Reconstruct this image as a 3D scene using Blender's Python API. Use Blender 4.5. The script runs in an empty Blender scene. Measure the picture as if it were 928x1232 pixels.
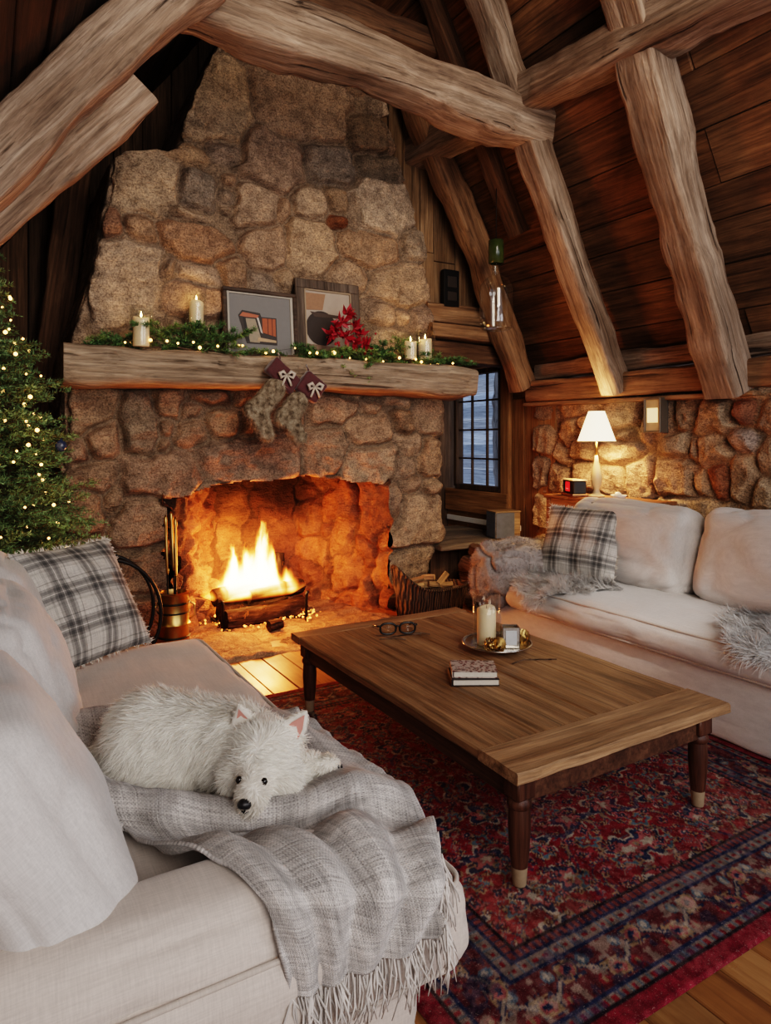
import bpy, bmesh, math, random
import numpy as np
from mathutils import Vector, Matrix, Quaternion
random.seed(7); RNG = np.random.default_rng(7)
C = bpy.context.scene.collection
PI = math.pi

# ---------------------------------------------------------------- camera frame (world X along the fireplace wall, Y towards it)
FPX, HZ, CAMZ = 813.0, 530.0, 1.45
FS, FC = 0.512, 0.859
def pix(px, py, X=None, Y=None, Z=None):
    """world point of a photo pixel on a plane X=, Y= or Z= (used only to measure where things stand)"""
    r = (px-464)/FPX; dx = FS+FC*r; dy = FC-FS*r; dz = -(py-HZ)/FPX
    if X is not None: d = X/dx
    elif Y is not None: d = Y/dy
    else: d = (Z-CAMZ)/dz
    return Vector((dx*d, dy*d, CAMZ+dz*d))

# ---------------------------------------------------------------- noise
def _h(ix, iy, iz, s):
    n = (ix*374761393 + iy*668265263 + iz*2147483647 + s*974711) & 0xffffffff
    n = ((n ^ (n >> 13))*1274126177) & 0xffffffff
    n = (n ^ (n >> 16)) & 0xffffff
    return n/float(0xffffff)
def vn(P, seed=0):
    P = np.asarray(P, float)
    if P.shape[-1] == 2: P = np.concatenate([P, np.zeros(P.shape[:-1]+(1,))], -1)
    I = np.floor(P).astype(np.int64); f = P-I; u = f*f*(3-2*f)
    o = 0
    for a in (0, 1):
        wa = u[..., 0] if a else 1-u[..., 0]
        for b in (0, 1):
            wb = u[..., 1] if b else 1-u[..., 1]
            for c in (0, 1):
                wc = u[..., 2] if c else 1-u[..., 2]
                o = o + wa*wb*wc*_h(I[..., 0]+a, I[..., 1]+b, I[..., 2]+c, seed)
    return o*2-1
def fbm(P, seed=0, oct=3):
    P = np.asarray(P, float); o = 0; a = 1
    for k in range(oct):
        o = o + a*vn(P*(2**k), seed+k*17); a *= .5
    return o
def sstep(a, b, x):
    t = np.clip((x-a)/(b-a), 0, 1); return t*t*(3-2*t)

# ---------------------------------------------------------------- mesh / object helpers
def mesh_np(name, V, F, cols=None, smooth=True):
    me = bpy.data.meshes.new(name)
    me.from_pydata([tuple(v) for v in np.asarray(V, float).tolist()], [], F if isinstance(F, list) else np.asarray(F).tolist())
    if cols is not None:
        at = me.color_attributes.new('Col', 'FLOAT_COLOR', 'POINT')
        c = np.ones((len(V), 4)); c[:, :3] = cols
        at.data.foreach_set('color', c.ravel())
    if smooth: me.polygons.foreach_set('use_smooth', [True]*len(me.polygons))
    me.update()
    return me
def link(name, me, m=None, parent=None, label=None):
    o = bpy.data.objects.new(name, me); C.objects.link(o)
    if m is not None:
        for mm in (m if isinstance(m, (list, tuple)) else [m]): me.materials.append(mm)
    if parent is not None: o.parent = parent
    if label: o['label'] = label
    return o
def tag(o, label, cat, group=None):
    o['label'] = label; o['category'] = cat
    if group: o['group'] = group
    return o
def struct(o):
    o['kind'] = 'structure'; return o
def thing(name, label, cat, loc=(0, 0, 0), rot=(0, 0, 0), group=None):
    o = bpy.data.objects.new(name, None); C.objects.link(o); o.empty_display_size = .05
    o.location = loc; o.rotation_euler = rot
    return tag(o, label, cat, group)
def dup(root, label, loc=None, rot=None):
    def cp(o, par):
        c = o.copy(); C.objects.link(c)
        if par is not None: c.parent = par
        for ch in [x for x in list(C.objects) if x.parent == o]: cp(ch, c)
        return c
    r = cp(root, None); r['label'] = label
    if loc is not None: r.location = loc
    if rot is not None: r.rotation_euler = rot
    return r

class MB:
    """collects shapes for ONE mesh"""
    def __init__(s): s.V = []; s.F = []; s.K = []; s.col = (1, 1, 1); s.mi = 0; s.MI = []
    def add(s, V, F, col=None):
        n = len(s.V); V = [tuple(v) for v in V]
        s.V += V; s.F += [tuple(i+n for i in f) for f in F]
        s.MI += [s.mi]*len(F)
        if col is not None and len(np.shape(col)) == 2: s.K += [tuple(c) for c in col]
        else: s.K += [tuple(col or s.col)]*len(V)
        return s
    def box(s, c, d, rot=None, bev=0.0, col=None):
        hx, hy, hz = d[0]/2, d[1]/2, d[2]/2
        b = min(bev, hx*.9, hy*.9, hz*.9)
        V = []; F = []
        if b <= 0:
            V = [(x, y, z) for x in (-hx, hx) for y in (-hy, hy) for z in (-hz, hz)]
            F = [(0, 1, 3, 2), (4, 6, 7, 5), (0, 4, 5, 1), (2, 3, 7, 6), (0, 2, 6, 4), (1, 5, 7, 3)]
        else:
            idx = {}
            for sx in (-1, 1):
                for sy in (-1, 1):
                    for sz in (-1, 1):
                        for a in range(3):
                            p = [sx*(hx-b), sy*(hy-b), sz*(hz-b)]; p[a] += (sx, sy, sz)[a]*b
                            idx[(sx, sy, sz, a)] = len(V); V.append(tuple(p))
            q = [(-1, -1), (1, -1), (1, 1), (-1, 1)]
            for a in range(3):
                for sgn in (-1, 1):
                    f = []
                    for u, v in q:
                        k = [0, 0, 0]; k[a] = sgn; k[(a+1) % 3] = u; k[(a+2) % 3] = v
                        f.append(idx[(k[0], k[1], k[2], a)])
                    F.append(tuple(f if sgn > 0 else f[::-1]))
            for a in range(3):      # edges along axis a
                b1, b2 = (a+1) % 3, (a+2) % 3
                for u in (-1, 1):
                    for v in (-1, 1):
                        f = []
                        for (w, ax) in ((-1, b1), (1, b1), (1, b2), (-1, b2)):
                            k = [0, 0, 0]; k[a] = w; k[b1] = u; k[b2] = v
                            f.append(idx[(k[0], k[1], k[2], ax)])
                        F.append(tuple(f if u*v < 0 else f[::-1]))
            for sx in (-1, 1):
                for sy in (-1, 1):
                    for sz in (-1, 1):
                        f = tuple(idx[(sx, sy, sz, a)] for a in range(3))
                        F.append(f if sx*sy*sz > 0 else f[::-1])
        M = (rot.to_matrix() if hasattr(rot, 'to_matrix') else rot) if rot is not None else Matrix.Identity(3)
        c = Vector(c)
        return s.add([M @ Vector(v)+c for v in V], F, col)
    def lathe(s, prof, n=24, c=(0, 0, 0), M=None, cap=True, col=None):
        V = []; F = []
        for r, z in prof:
            for k in range(n):
                a = 2*PI*k/n; V.append(Vector((r*math.cos(a), r*math.sin(a), z)))
        for i in range(len(prof)-1):
            for k in range(n):
                F.append((i*n+k, i*n+(k+1) % n, (i+1)*n+(k+1) % n, (i+1)*n+k))
        if cap:
            F.append(tuple(range(n))[::-1]); F.append(tuple(range((len(prof)-1)*n, len(prof)*n)))
        M = M or Matrix.Identity(3); c = Vector(c)
        return s.add([M @ v+c for v in V], F, col)
    def tube(s, pts, r, n=8, cap=True, closed=False, col=None):
        P = [Vector(p) for p in pts]; m = len(P)
        R = r if hasattr(r, '__len__') else [r]*m
        V = []; F = []; up = None
        for i in range(m):
            if closed: t = (P[(i+1) % m]-P[i-1])
            else: t = P[min(i+1, m-1)]-P[max(i-1, 0)]
            t = t.normalized() if t.length > 1e-9 else Vector((0, 0, 1))
            if up is None:
                up = Vector((0, 0, 1)) if abs(t.z) < .9 else Vector((1, 0, 0))
            a = (up-t*up.dot(t)); a = a.normalized() if a.length > 1e-6 else t.orthogonal().normalized()
            b = t.cross(a); up = a
            for k in range(n):
                an = 2*PI*k/n; V.append(P[i]+(a*math.cos(an)+b*math.sin(an))*R[i])
        for i in range(m if closed else m-1):
            j = (i+1) % m
            for k in range(n):
                F.append((i*n+k, i*n+(k+1) % n, j*n+(k+1) % n, j*n+k))
        if cap and not closed:
            F.append(tuple(range(n))[::-1]); F.append(tuple(range((m-1)*n, m*n)))
        return s.add(V, F, col)
    def prism(s, poly, z0, z1, M=None, c=(0, 0, 0), col=None):
        n = len(poly)
        V = [Vector((x, y, z0)) for x, y in poly]+[Vector((x, y, z1)) for x, y in poly]
        F = [tuple(range(n))[::-1], tuple(range(n, 2*n))]+[(i, (i+1) % n, n+(i+1) % n, n+i) for i in range(n)]
        M = M or Matrix.Identity(3); c = Vector(c)
        return s.add([M @ v+c for v in V], F, col)
    def grid(s, G, col=None, wrap=False):
        G = np.asarray(G); a, b = G.shape[:2]
        F = []
        for i in range(a-1):
            for j in range(b if wrap else b-1):
                k = (j+1) % b
                F.append((i*b+j, (i+1)*b+j, (i+1)*b+k, i*b+k))
        return s.add(G.reshape(-1, 3).tolist(), F, col)
    def build(s, name, m, parent=None, smooth=True, label=None, angle=None):
        me = bpy.data.meshes.new(name); me.from_pydata(s.V, [], s.F)
        at = me.color_attributes.new('Col', 'FLOAT_COLOR', 'POINT')
        c = np.ones((len(s.V), 4)); c[:, :3] = np.array(s.K).reshape(-1, 3); at.data.foreach_set('color', c.ravel())
        if smooth: me.polygons.foreach_set('use_smooth', [True]*len(me.polygons))
        me.polygons.foreach_set('material_index', s.MI)
        me.update()
        if angle is not None:
            try: me.set_sharp_from_angle(angle=math.radians(angle))
            except Exception: pass
        return link(name, me, m, parent, label)

# ---------------------------------------------------------------- materials
def nd(nt, t, ins=None, **pr):
    n = nt.nodes.new('ShaderNode'+t)
    for k, v in pr.items(): setattr(n, k, v)
    for k, v in (ins or {}).items():
        so = n.inputs[k]
        if isinstance(v, bpy.types.NodeSocket): nt.links.new(v, so)
        else: so.default_value = v
    return n
def rgba(c): return (c[0], c[1], c[2], 1)
def ramp(nt, fac, stops, interp='LINEAR'):
    n = nd(nt, 'ValToRGB', {'Fac': fac}); cr = n.color_ramp; cr.interpolation = interp
    while len(cr.elements) < len(stops): cr.elements.new(.5)
    for e, (p, c) in zip(cr.elements, stops):
        e.position = p; e.color = rgba(c) if hasattr(c, '__len__') else (c, c, c, 1)
    return n.outputs['Color']
def mix(nt, fac, a, b, blend='MIX'):
    n = nt.nodes.new('ShaderNodeMix'); n.data_type = 'RGBA'; n.blend_type = blend
    for i, v in ((0, fac), (6, a), (7, b)):
        if isinstance(v, bpy.types.NodeSocket): nt.links.new(v, n.inputs[i])
        elif i == 0: n.inputs[0].default_value = v
        else: n.inputs[i].default_value = rgba(v)
    return n.outputs[2]
def mth(nt, op, a, b=0.0):
    n = nt.nodes.new('ShaderNodeMath'); n.operation = op
    for i, v in ((0, a), (1, b)):
        if isinstance(v, bpy.types.NodeSocket): nt.links.new(v, n.inputs[i])
        else: n.inputs[i].default_value = v
    return n.outputs[0]
def mk(name, color=(.5, .5, .5), rough=.6, metal=0, **kw):
    m = bpy.data.materials.new(name); m.use_nodes = True; nt = m.node_tree
    b = nt.nodes['Principled BSDF']
    b.inputs['Base Color'].default_value = rgba(color); b.inputs['Roughness'].default_value = rough
    b.inputs['Metallic'].default_value = metal
    for k, v in kw.items(): b.inputs[k].default_value = v
    return m, nt, b
def bump(nt, b, h, strength=.3, dist=.02):
    n = nd(nt, 'Bump', {'Height': h, 'Strength': strength, 'Distance': dist}); nt.links.new(n.outputs[0], b.inputs['Normal'])
def coords(nt, scale=(1, 1, 1), kind='Object', loc=(0, 0, 0)):
    tc = nd(nt, 'TexCoord'); mp = nd(nt, 'Mapping', {'Vector': tc.outputs[kind], 'Scale': scale, 'Location': loc})
    return mp.outputs[0]
def noise(nt, vec, scale=5, detail=6, rough=.6, dist=0, w=None):
    ins = {'Vector': vec, 'Scale': scale, 'Detail': detail, 'Roughness': rough, 'Distortion': dist}
    if w is None: return nd(nt, 'TexNoise', ins).outputs['Fac']
    n = nt.nodes.new('ShaderNodeTexNoise'); n.noise_dimensions = '4D'
    ins['W'] = w
    for k, v in ins.items():
        if isinstance(v, bpy.types.NodeSocket): nt.links.new(v, n.inputs[k])
        else: n.inputs[k].default_value = v
    return n.outputs['Fac']
def attr(nt, name='Col'): return nd(nt, 'Attribute', attribute_name=name).outputs['Color']
def plain(name, color, rough=.6, metal=0, var=.12, scale=30, bmp=.1, **kw):
    m, nt, b = mk(name, color, rough, metal, **kw)
    v = coords(nt); n = noise(nt, v, scale, 5)
    c = mix(nt, n, tuple(x*(1-var) for x in color), tuple(min(1, x*(1+var)) for x in color))
    nt.links.new(c, b.inputs['Base Color'])
    if bmp: bump(nt, b, n, bmp, .005)
    return m
def wood(name, dark, mid, light, axis=0, sc=1.0, rough=.75, bmp=.5, crack=.5, patch=.35, patchcol=None, spec=.3, tint=True):
    m, nt, b = mk(name, mid, rough); b.inputs['Specular IOR Level'].default_value = spec
    s = [9*sc]*3; s[axis] = .7*sc
    w = nd(nt, 'ObjectInfo').outputs['Random']; w = mth(nt, 'MULTIPLY', w, 37.0)
    v = coords(nt, tuple(s))
    g = noise(nt, v, 1.6, 9, .65, .8, w)
    col = ramp(nt, g, [(.28, dark), (.48, mid), (.72, light)])
    v2 = coords(nt, (1, 1, 1)); p = noise(nt, v2, 2.2*sc, 5, .6, .4, w)
    pf = ramp(nt, p, [(.42, 0), (.68, 1)])
    pc = patchcol or tuple(x*.45 for x in dark)
    col = mix(nt, mth(nt, 'MULTIPLY', pf, patch), col, pc)
    s3 = [15*sc]*3; s3[axis] = .55*sc
    ck = noise(nt, coords(nt, tuple(s3), loc=(3, 1, 2)), 1.5, 5, .55, .6, w)
    ckm = ramp(nt, ck, [(.33, 1), (.385, 0)])
    col = mix(nt, mth(nt, 'MULTIPLY', ckm, crack), col, tuple(x*.22 for x in dark))
    s4 = [38*sc]*3; s4[axis] = 1.3*sc
    fg = noise(nt, coords(nt, tuple(s4), loc=(1, 5, 3)), 1.6, 6, .7, .4, w)
    col = mix(nt, .75, col, ramp(nt, fg, [(.32, .32), (.5, 1.0), (.68, 1.6)]), 'MULTIPLY')
    if tint: col = mix(nt, 1.0, col, attr(nt), 'MULTIPLY')
    nt.links.new(col, b.inputs['Base Color'])
    h = mth(nt, 'ADD', mth(nt, 'SUBTRACT', g, mth(nt, 'MULTIPLY', ckm, .8)), mth(nt, 'MULTIPLY', fg, .8))
    bump(nt, b, h, bmp, .02)
    return m
def emit(name, color, strength):
    m, nt, b = mk(name, color, .5); b.inputs['Emission Color'].default_value = rgba(color); b.inputs['Emission Strength'].default_value = strength
    return m
# ================================================================ materials of the room
M = {}
M['beam'] = wood('hewn_beam', (.11, .065, .042), (.31, .212, .15), (.56, .43, .335), crack=.85, patch=.5, patchcol=(.10, .058, .034), bmp=.8)
M['beam_brown'] = wood('brown_beam', (.10, .05, .024), (.27, .145, .075), (.43, .26, .145), crack=.7, patch=.3, bmp=.7)
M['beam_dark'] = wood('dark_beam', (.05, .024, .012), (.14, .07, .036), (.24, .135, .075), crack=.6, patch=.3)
M['roofboard'] = wood('roof_board', (.05, .022, .010), (.17, .076, .033), (.33, .158, .072), axis=1, crack=.5, patch=.6, patchcol=(.03, .013, .007), bmp=.35)
M['darkboard'] = wood('dark_board', (.05, .027, .015), (.13, .072, .04), (.22, .135, .08), axis=2, crack=.6, patch=.3)
M['panel'] = wood('pine_panel', (.17, .075, .028), (.33, .155, .06), (.46, .24, .10), axis=2, crack=.35, patch=.15, bmp=.25)
M['panel_h'] = wood('pine_panel_lying', (.17, .075, .028), (.33, .155, .06), (.46, .24, .10), axis=1, crack=.4, patch=.2, bmp=.3)
M['gable'] = wood('gable_board', (.09, .048, .024), (.20, .115, .06), (.32, .20, .115), axis=2, crack=.6, patch=.35)
M['mantel'] = wood('mantel_wood', (.115, .075, .048), (.32, .23, .16), (.54, .42, .315), crack=.75, patch=.25, bmp=.8)

def stone_mat(name, speck=.5, rough=.85, scale=1.0, bmp=.6):
    m, nt, b = mk(name, (.4, .35, .3), rough); b.inputs['Specular IOR Level'].default_value = .25
    v = coords(nt)
    a = noise(nt, v, 9*scale, 8, .65); g = noise(nt, v, 85*scale, 3, .7); st = noise(nt, coords(nt, (1.5, 1.5, 6)), 7*scale, 5, .6, 1.2)
    c = attr(nt)
    c = mix(nt, 1.0, c, ramp(nt, a, [(.3, (.60, .54, .51)), (.5, (1.10, 1.02, .97)), (.7, (1.58, 1.40, 1.26))]), 'MULTIPLY')
    c = mix(nt, speck, c, ramp(nt, g, [(.36, (.4, .37, .36)), (.5, (1, 1, 1)), (.66, (1.55, 1.5, 1.42))]), 'MULTIPLY')
    c = mix(nt, .45, c, ramp(nt, st, [(.35, (.6, .52, .46)), (.6, (1.1, 1.07, 1.05))]), 'MULTIPLY')
    nt.links.new(c, b.inputs['Base Color'])
    h = mth(nt, 'ADD', mth(nt, 'MULTIPLY', a, 1.2), mth(nt, 'ADD', mth(nt, 'MULTIPLY', g, .3), mth(nt, 'MULTIPLY', st, .6)))
    bump(nt, b, h, bmp, .05)
    return m
M['stone'] = stone_mat('field_stone', .8, bmp=.75)
M['hearth'] = stone_mat('hearth_stone', .6, .8, 1.2, .9)
M['firestone'] = stone_mat('firebox_stone', .35, .85, .9, .9)

# ---------------------------------------------------------------- beams
def beam(name, p0, p1, w, h, m, label, cat='beam', seed=0, rough=.02, roll=0.0, group=None, up=(0, 0, 1), taper=1.0, bow=0.0, parent=None):
    p0, p1 = Vector(p0), Vector(p1); L = (p1-p0).length
    n = max(10, int(L/.05)); ring = []
    for k in range(24):
        a = 2*PI*(k+.5)/24; c, s_ = math.cos(a), math.sin(a)
        e = .28
        ring.append((math.copysign(abs(c)**e, c), math.copysign(abs(s_)**e, s_)))
    G = np.zeros((n, 24, 3))
    for i in range(n):
        t = i/(n-1); k = 1+(taper-1)*t
        for j, (a, b) in enumerate(ring): G[i, j] = (t*L, a*w/2*k, b*h/2*k)
    q = G.copy(); q[..., 0] *= .9
    D = fbm(q*3.2+seed*7.3, seed, 4)*rough
    nrm = G.copy(); nrm[..., 0] = 0; nrm /= np.linalg.norm(nrm, axis=-1, keepdims=True)
    q2 = G*np.array([1.3, 14, 14]); D2 = vn(q2+seed, seed+5)*rough*.22
    G = G+nrm*(D+D2)[..., None]
    T = np.linspace(0, 1, n); wob = np.stack([0*T, vn(np.stack([T*L*.8, 0*T+seed, 0*T], -1), 3)*rough*1.2, vn(np.stack([T*L*.8, 0*T+seed, 0*T+9], -1), 4)*rough*1.2+bow*np.sin(T*PI)], -1)
    G += wob[:, None, :]
    b = MB(); b.grid(G, wrap=True)
    b.F = [f[::-1] for f in b.F]
    b.F += [tuple(range(24)), tuple(range((n-1)*24, n*24))[::-1]]; b.MI += [0, 0]
    o = b.build(name, m, parent, angle=50)
    x = (p1-p0).normalized(); u = Vector(up); y = u.cross(x)
    y = y.normalized(); z = x.cross(y)
    R = Matrix((x, y, z)).transposed() @ Matrix.Rotation(roll, 3, 'X')
    o.matrix_world = Matrix.Translation(p0) @ R.to_4x4()
    if parent is None: tag(o, label, cat, group)
    return o

# ---------------------------------------------------------------- planks: one mesh of boards (u along, v across)
def planks(name, O, U, W, lu, lv, bw, m, thick=.03, seed=0, gap=.006, tint=(.55, 1.2), blen=None, kind=True, hole=None, uneven=.004, sag=0):
    rs = random.Random(seed); O, U, W = Vector(O), Vector(U).normalized(), Vector(W).normalized(); N = U.cross(W)
    Mx = Matrix((U, W, N)).transposed(); b = MB(); v = 0
    while v < lv-1e-3:
        w = min(bw*rs.uniform(.75, 1.3), lv-v)
        if lv-v-w < bw*.3: w = lv-v
        u = 0
        while u < lu-1e-3:
            l = min((blen or lu)*rs.uniform(.7, 1.25), lu-u) if blen else lu
            if lu-u-l < .4: l = lu-u
            t = rs.uniform(*tint); hue = rs.uniform(-.08, .08)
            col = (t*(1+hue), t, t*(1-hue))
            c = O+U*(u+l/2)+W*(v+w/2)+N*(rs.uniform(-uneven, uneven))
            if not (hole and hole(u, u+l, v, v+w)):
                R = Mx @ Matrix.Rotation(rs.uniform(-.004, .004), 3, 'Z')
                b.box(c, (l-gap, w-gap*rs.uniform(.5, 1.6), thick), R, .004, col)
            u += l
        v += w
    o = b.build(name, m, smooth=False)
    if kind: struct(o)
    return o

# ================================================================ floor, walls, roof
def mat_floor():
    m, nt, b = mk('floor_wood', (.3, .15, .06), .32)
    w = coords(nt, (10, .8, 10)); g = noise(nt, w, 1.6, 9, .65, .8)
    c = ramp(nt, g, [(.3, (.14, .055, .02)), (.5, (.30, .13, .045)), (.72, (.43, .21, .08))])
    p = noise(nt, coords(nt), 3, 6)
    c = mix(nt, mth(nt, 'MULTIPLY', ramp(nt, p, [(.45, 0), (.7, 1)]), .5), c, (.10, .04, .016))
    c = mix(nt, 1.0, c, attr(nt), 'MULTIPLY')
    nt.links.new(c, b.inputs['Base Color'])
    nt.links.new(ramp(nt, p, [(.3, .26), (.7, .5)]), b.inputs['Roughness'])
    bump(nt, b, g, .15, .01)
    return m
M['floor'] = mat_floor()
fl = planks('floor', (4.6, -1.6, -.016), (0, 1, 0), (-1, 0, 0), 8.0, 6.0, .14, M['floor'], seed=3, blen=2.2, tint=(.75, 1.15), uneven=.0008, gap=.003)

# roof: right slope.  foot line at X=4.62, z=2.02; runs up-left
RS = math.radians(60.5)
rd = Vector((-math.cos(RS), 0, math.sin(RS)))
roofR = planks('ceiling', (4.72, 5.2, 1.86), (0, -1, 0), rd, 7.0, 4.75, .27, M['roofboard'], seed=11, blen=3.2, tint=(.55, 1.35), thick=.035, uneven=.012)
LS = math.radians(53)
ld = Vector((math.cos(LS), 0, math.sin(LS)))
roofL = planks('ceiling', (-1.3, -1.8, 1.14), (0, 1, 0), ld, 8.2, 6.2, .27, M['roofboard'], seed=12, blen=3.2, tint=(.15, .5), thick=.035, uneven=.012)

def backing(name, O, u, v, t=.03):
    O, u, v = Vector(O), Vector(u), Vector(v); n = u.cross(v).normalized()*t
    b = MB(); V = [O, O+u, O+u+v, O+v]; b.add(V+[p+n for p in V], [(0, 3, 2, 1), (4, 5, 6, 7), (0, 1, 5, 4), (1, 2, 6, 5), (2, 3, 7, 6), (3, 0, 4, 7)])
    return struct(b.build(name, M['darkboard'], smooth=False))
backing('ceiling_backing', Vector((4.76, 5.25, 1.83))+Vector((math.sin(RS), 0, math.cos(RS)))*.035, (0, -7.2, 0), rd*5.0)  # sheets added behind both roof slopes to stop light leaking between boards
backing('ceiling_backing', Vector((-1.35, 6.45, 1.12))+Vector((-math.sin(LS), 0, math.cos(LS)))*.04, ld*6.4, (0, -8.4, 0))
backing('wall_back', (-1.4, 6.30, 0), (0, 0, 6), (6.2, 0, 0))
backing('wall_left', (-1.30, -1.6, 0), (0, 8, 0), (0, 0, 1.5))

# left wall, back wall (dark vertical boards behind the tree)
planks('wall_left', (-1.25, -1.6, 0), (0, 0, 1), (0, 1, 0), 1.35, 8.0, .2, M['darkboard'], seed=5, tint=(.5, 1.1))
def lhole(*a): return False
def back_boards():
    rs = random.Random(4); b = MB(); x = -1.25
    while x < 2.2:
        w = rs.uniform(.13, .26); top = max(1.2, 1.3+1.33*(x+1.25))+.25
        t = rs.uniform(.55, 1.25)
        b.box((x+w/2, 6.24+rs.uniform(-.012, .012), top/2), (w-.008, .03, top), None, .004, (t, t*.98, t*.94)); x += w
    return struct(b.build('wall_back', M['darkboard'], smooth=False))
back_boards()
# low rail and studs on the dark back wall
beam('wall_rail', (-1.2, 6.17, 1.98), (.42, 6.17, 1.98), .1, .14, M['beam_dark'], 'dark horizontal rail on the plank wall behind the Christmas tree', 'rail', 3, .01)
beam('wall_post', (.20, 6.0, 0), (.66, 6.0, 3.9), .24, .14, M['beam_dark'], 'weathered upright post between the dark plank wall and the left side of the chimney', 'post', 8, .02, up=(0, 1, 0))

# ---------------------------------------------------------------- stones
def stone_field(P, S, seed=0, pn=2.7, warp=.02, mort=.012, roundw=.036, depth=.064):
    """height (m), colour id and mortar mask of irregular field stones S=[cx,cy,hw,hh,...] at 2-D points P"""
    N = len(P); F1 = np.full(N, 9e9); F2 = np.full(N, 9e9); ID = np.zeros(N, int)
    Q = P+np.stack([fbm(P*5, seed, 3), fbm(P*5+31, seed+2, 3)], -1)*warp
    for k, s in enumerate(S):
        dx = (Q[:, 0]-s[0])/s[2]; dy = (Q[:, 1]-s[1])/s[3]
        r = np.random.default_rng(k+seed*1000); an = r.uniform(-.22, .22); sk = r.uniform(-.18, .18)
        ex = dx*math.cos(an)-dy*math.sin(an)+sk*dy; ey = dx*math.sin(an)+dy*math.cos(an)
        m = (np.abs(ex)**pn+np.abs(ey)**pn)**(1/pn)
        new = m < F1
        F2 = np.where(new, F1, np.minimum(F2, m)); ID = np.where(new, k, ID); F1 = np.where(new, m, F1)
    S = np.array([s[:4] for s in S]); sz = np.minimum(S[:, 2], S[:, 3])[ID]
    e = np.minimum((F2-F1)*sz*.55, np.maximum(1.32-F1, -.2)*sz*.9)   # ~ metres from the joint
    k = sstep(mort*.4, mort+roundw, e)
    r = np.random.default_rng(seed+99); off = r.uniform(-.018, .028, len(S))[ID]
    tx = r.uniform(-.12, .12, len(S))[ID]; ty = r.uniform(-.12, .12, len(S))[ID]
    rel = P-S[ID, :2]
    rough = fbm(P*7+ID[:, None]*3.7, seed+5, 4)*.019+(.5-np.abs(vn(P*9+ID[:, None]*1.7, seed+31)))*.022+fbm(P*24+ID[:, None], seed+9, 3)*.006
    h = k**.55*(depth+off+tx*rel[:, 0]+ty*rel[:, 1]+rough)+(1-k)*fbm(P*20, seed+7, 2)*.006
    mask = sstep(mort*.2, mort*1.1, e)
    return h, ID, mask
def fill_random(S, box, seed, smin, smax, far=1.45):
    r = np.random.default_rng(seed); S = list(S)
    for _ in range(9000):
        x = r.uniform(box[0], box[1]); y = r.uniform(box[2], box[3]); ok = True
        w = r.uniform(smin, smax); h = w*r.uniform(.6, 1.0)
        for s in S:
            dx = abs(x-s[0])/(s[2]+w*.9); dy = abs(y-s[1])/(s[3]+h*.9)
            if max(dx, dy) < 1.0: ok = False; break
        if ok: S.append((x, y, w, h))
    return S
PAL = [(.35, .275, .205), (.30, .24, .185), (.41, .33, .255), (.27, .215, .165), (.33, .235, .165), (.375, .295, .21), (.255, .21, .17), (.345, .255, .18)]
def stone_cols(ID, mask, n, seed, mortar=(.225, .175, .13), spec=None, pal=PAL):
    r = np.random.default_rng(seed); c = np.array([pal[i] for i in r.integers(0, len(pal), n)])*r.uniform(.85, 1.15, (n, 1))
    for k, v in (spec or {}).items(): c[k] = v
    return c[ID]*mask[:, None]+np.array(mortar)*(1-mask[:, None])

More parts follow.
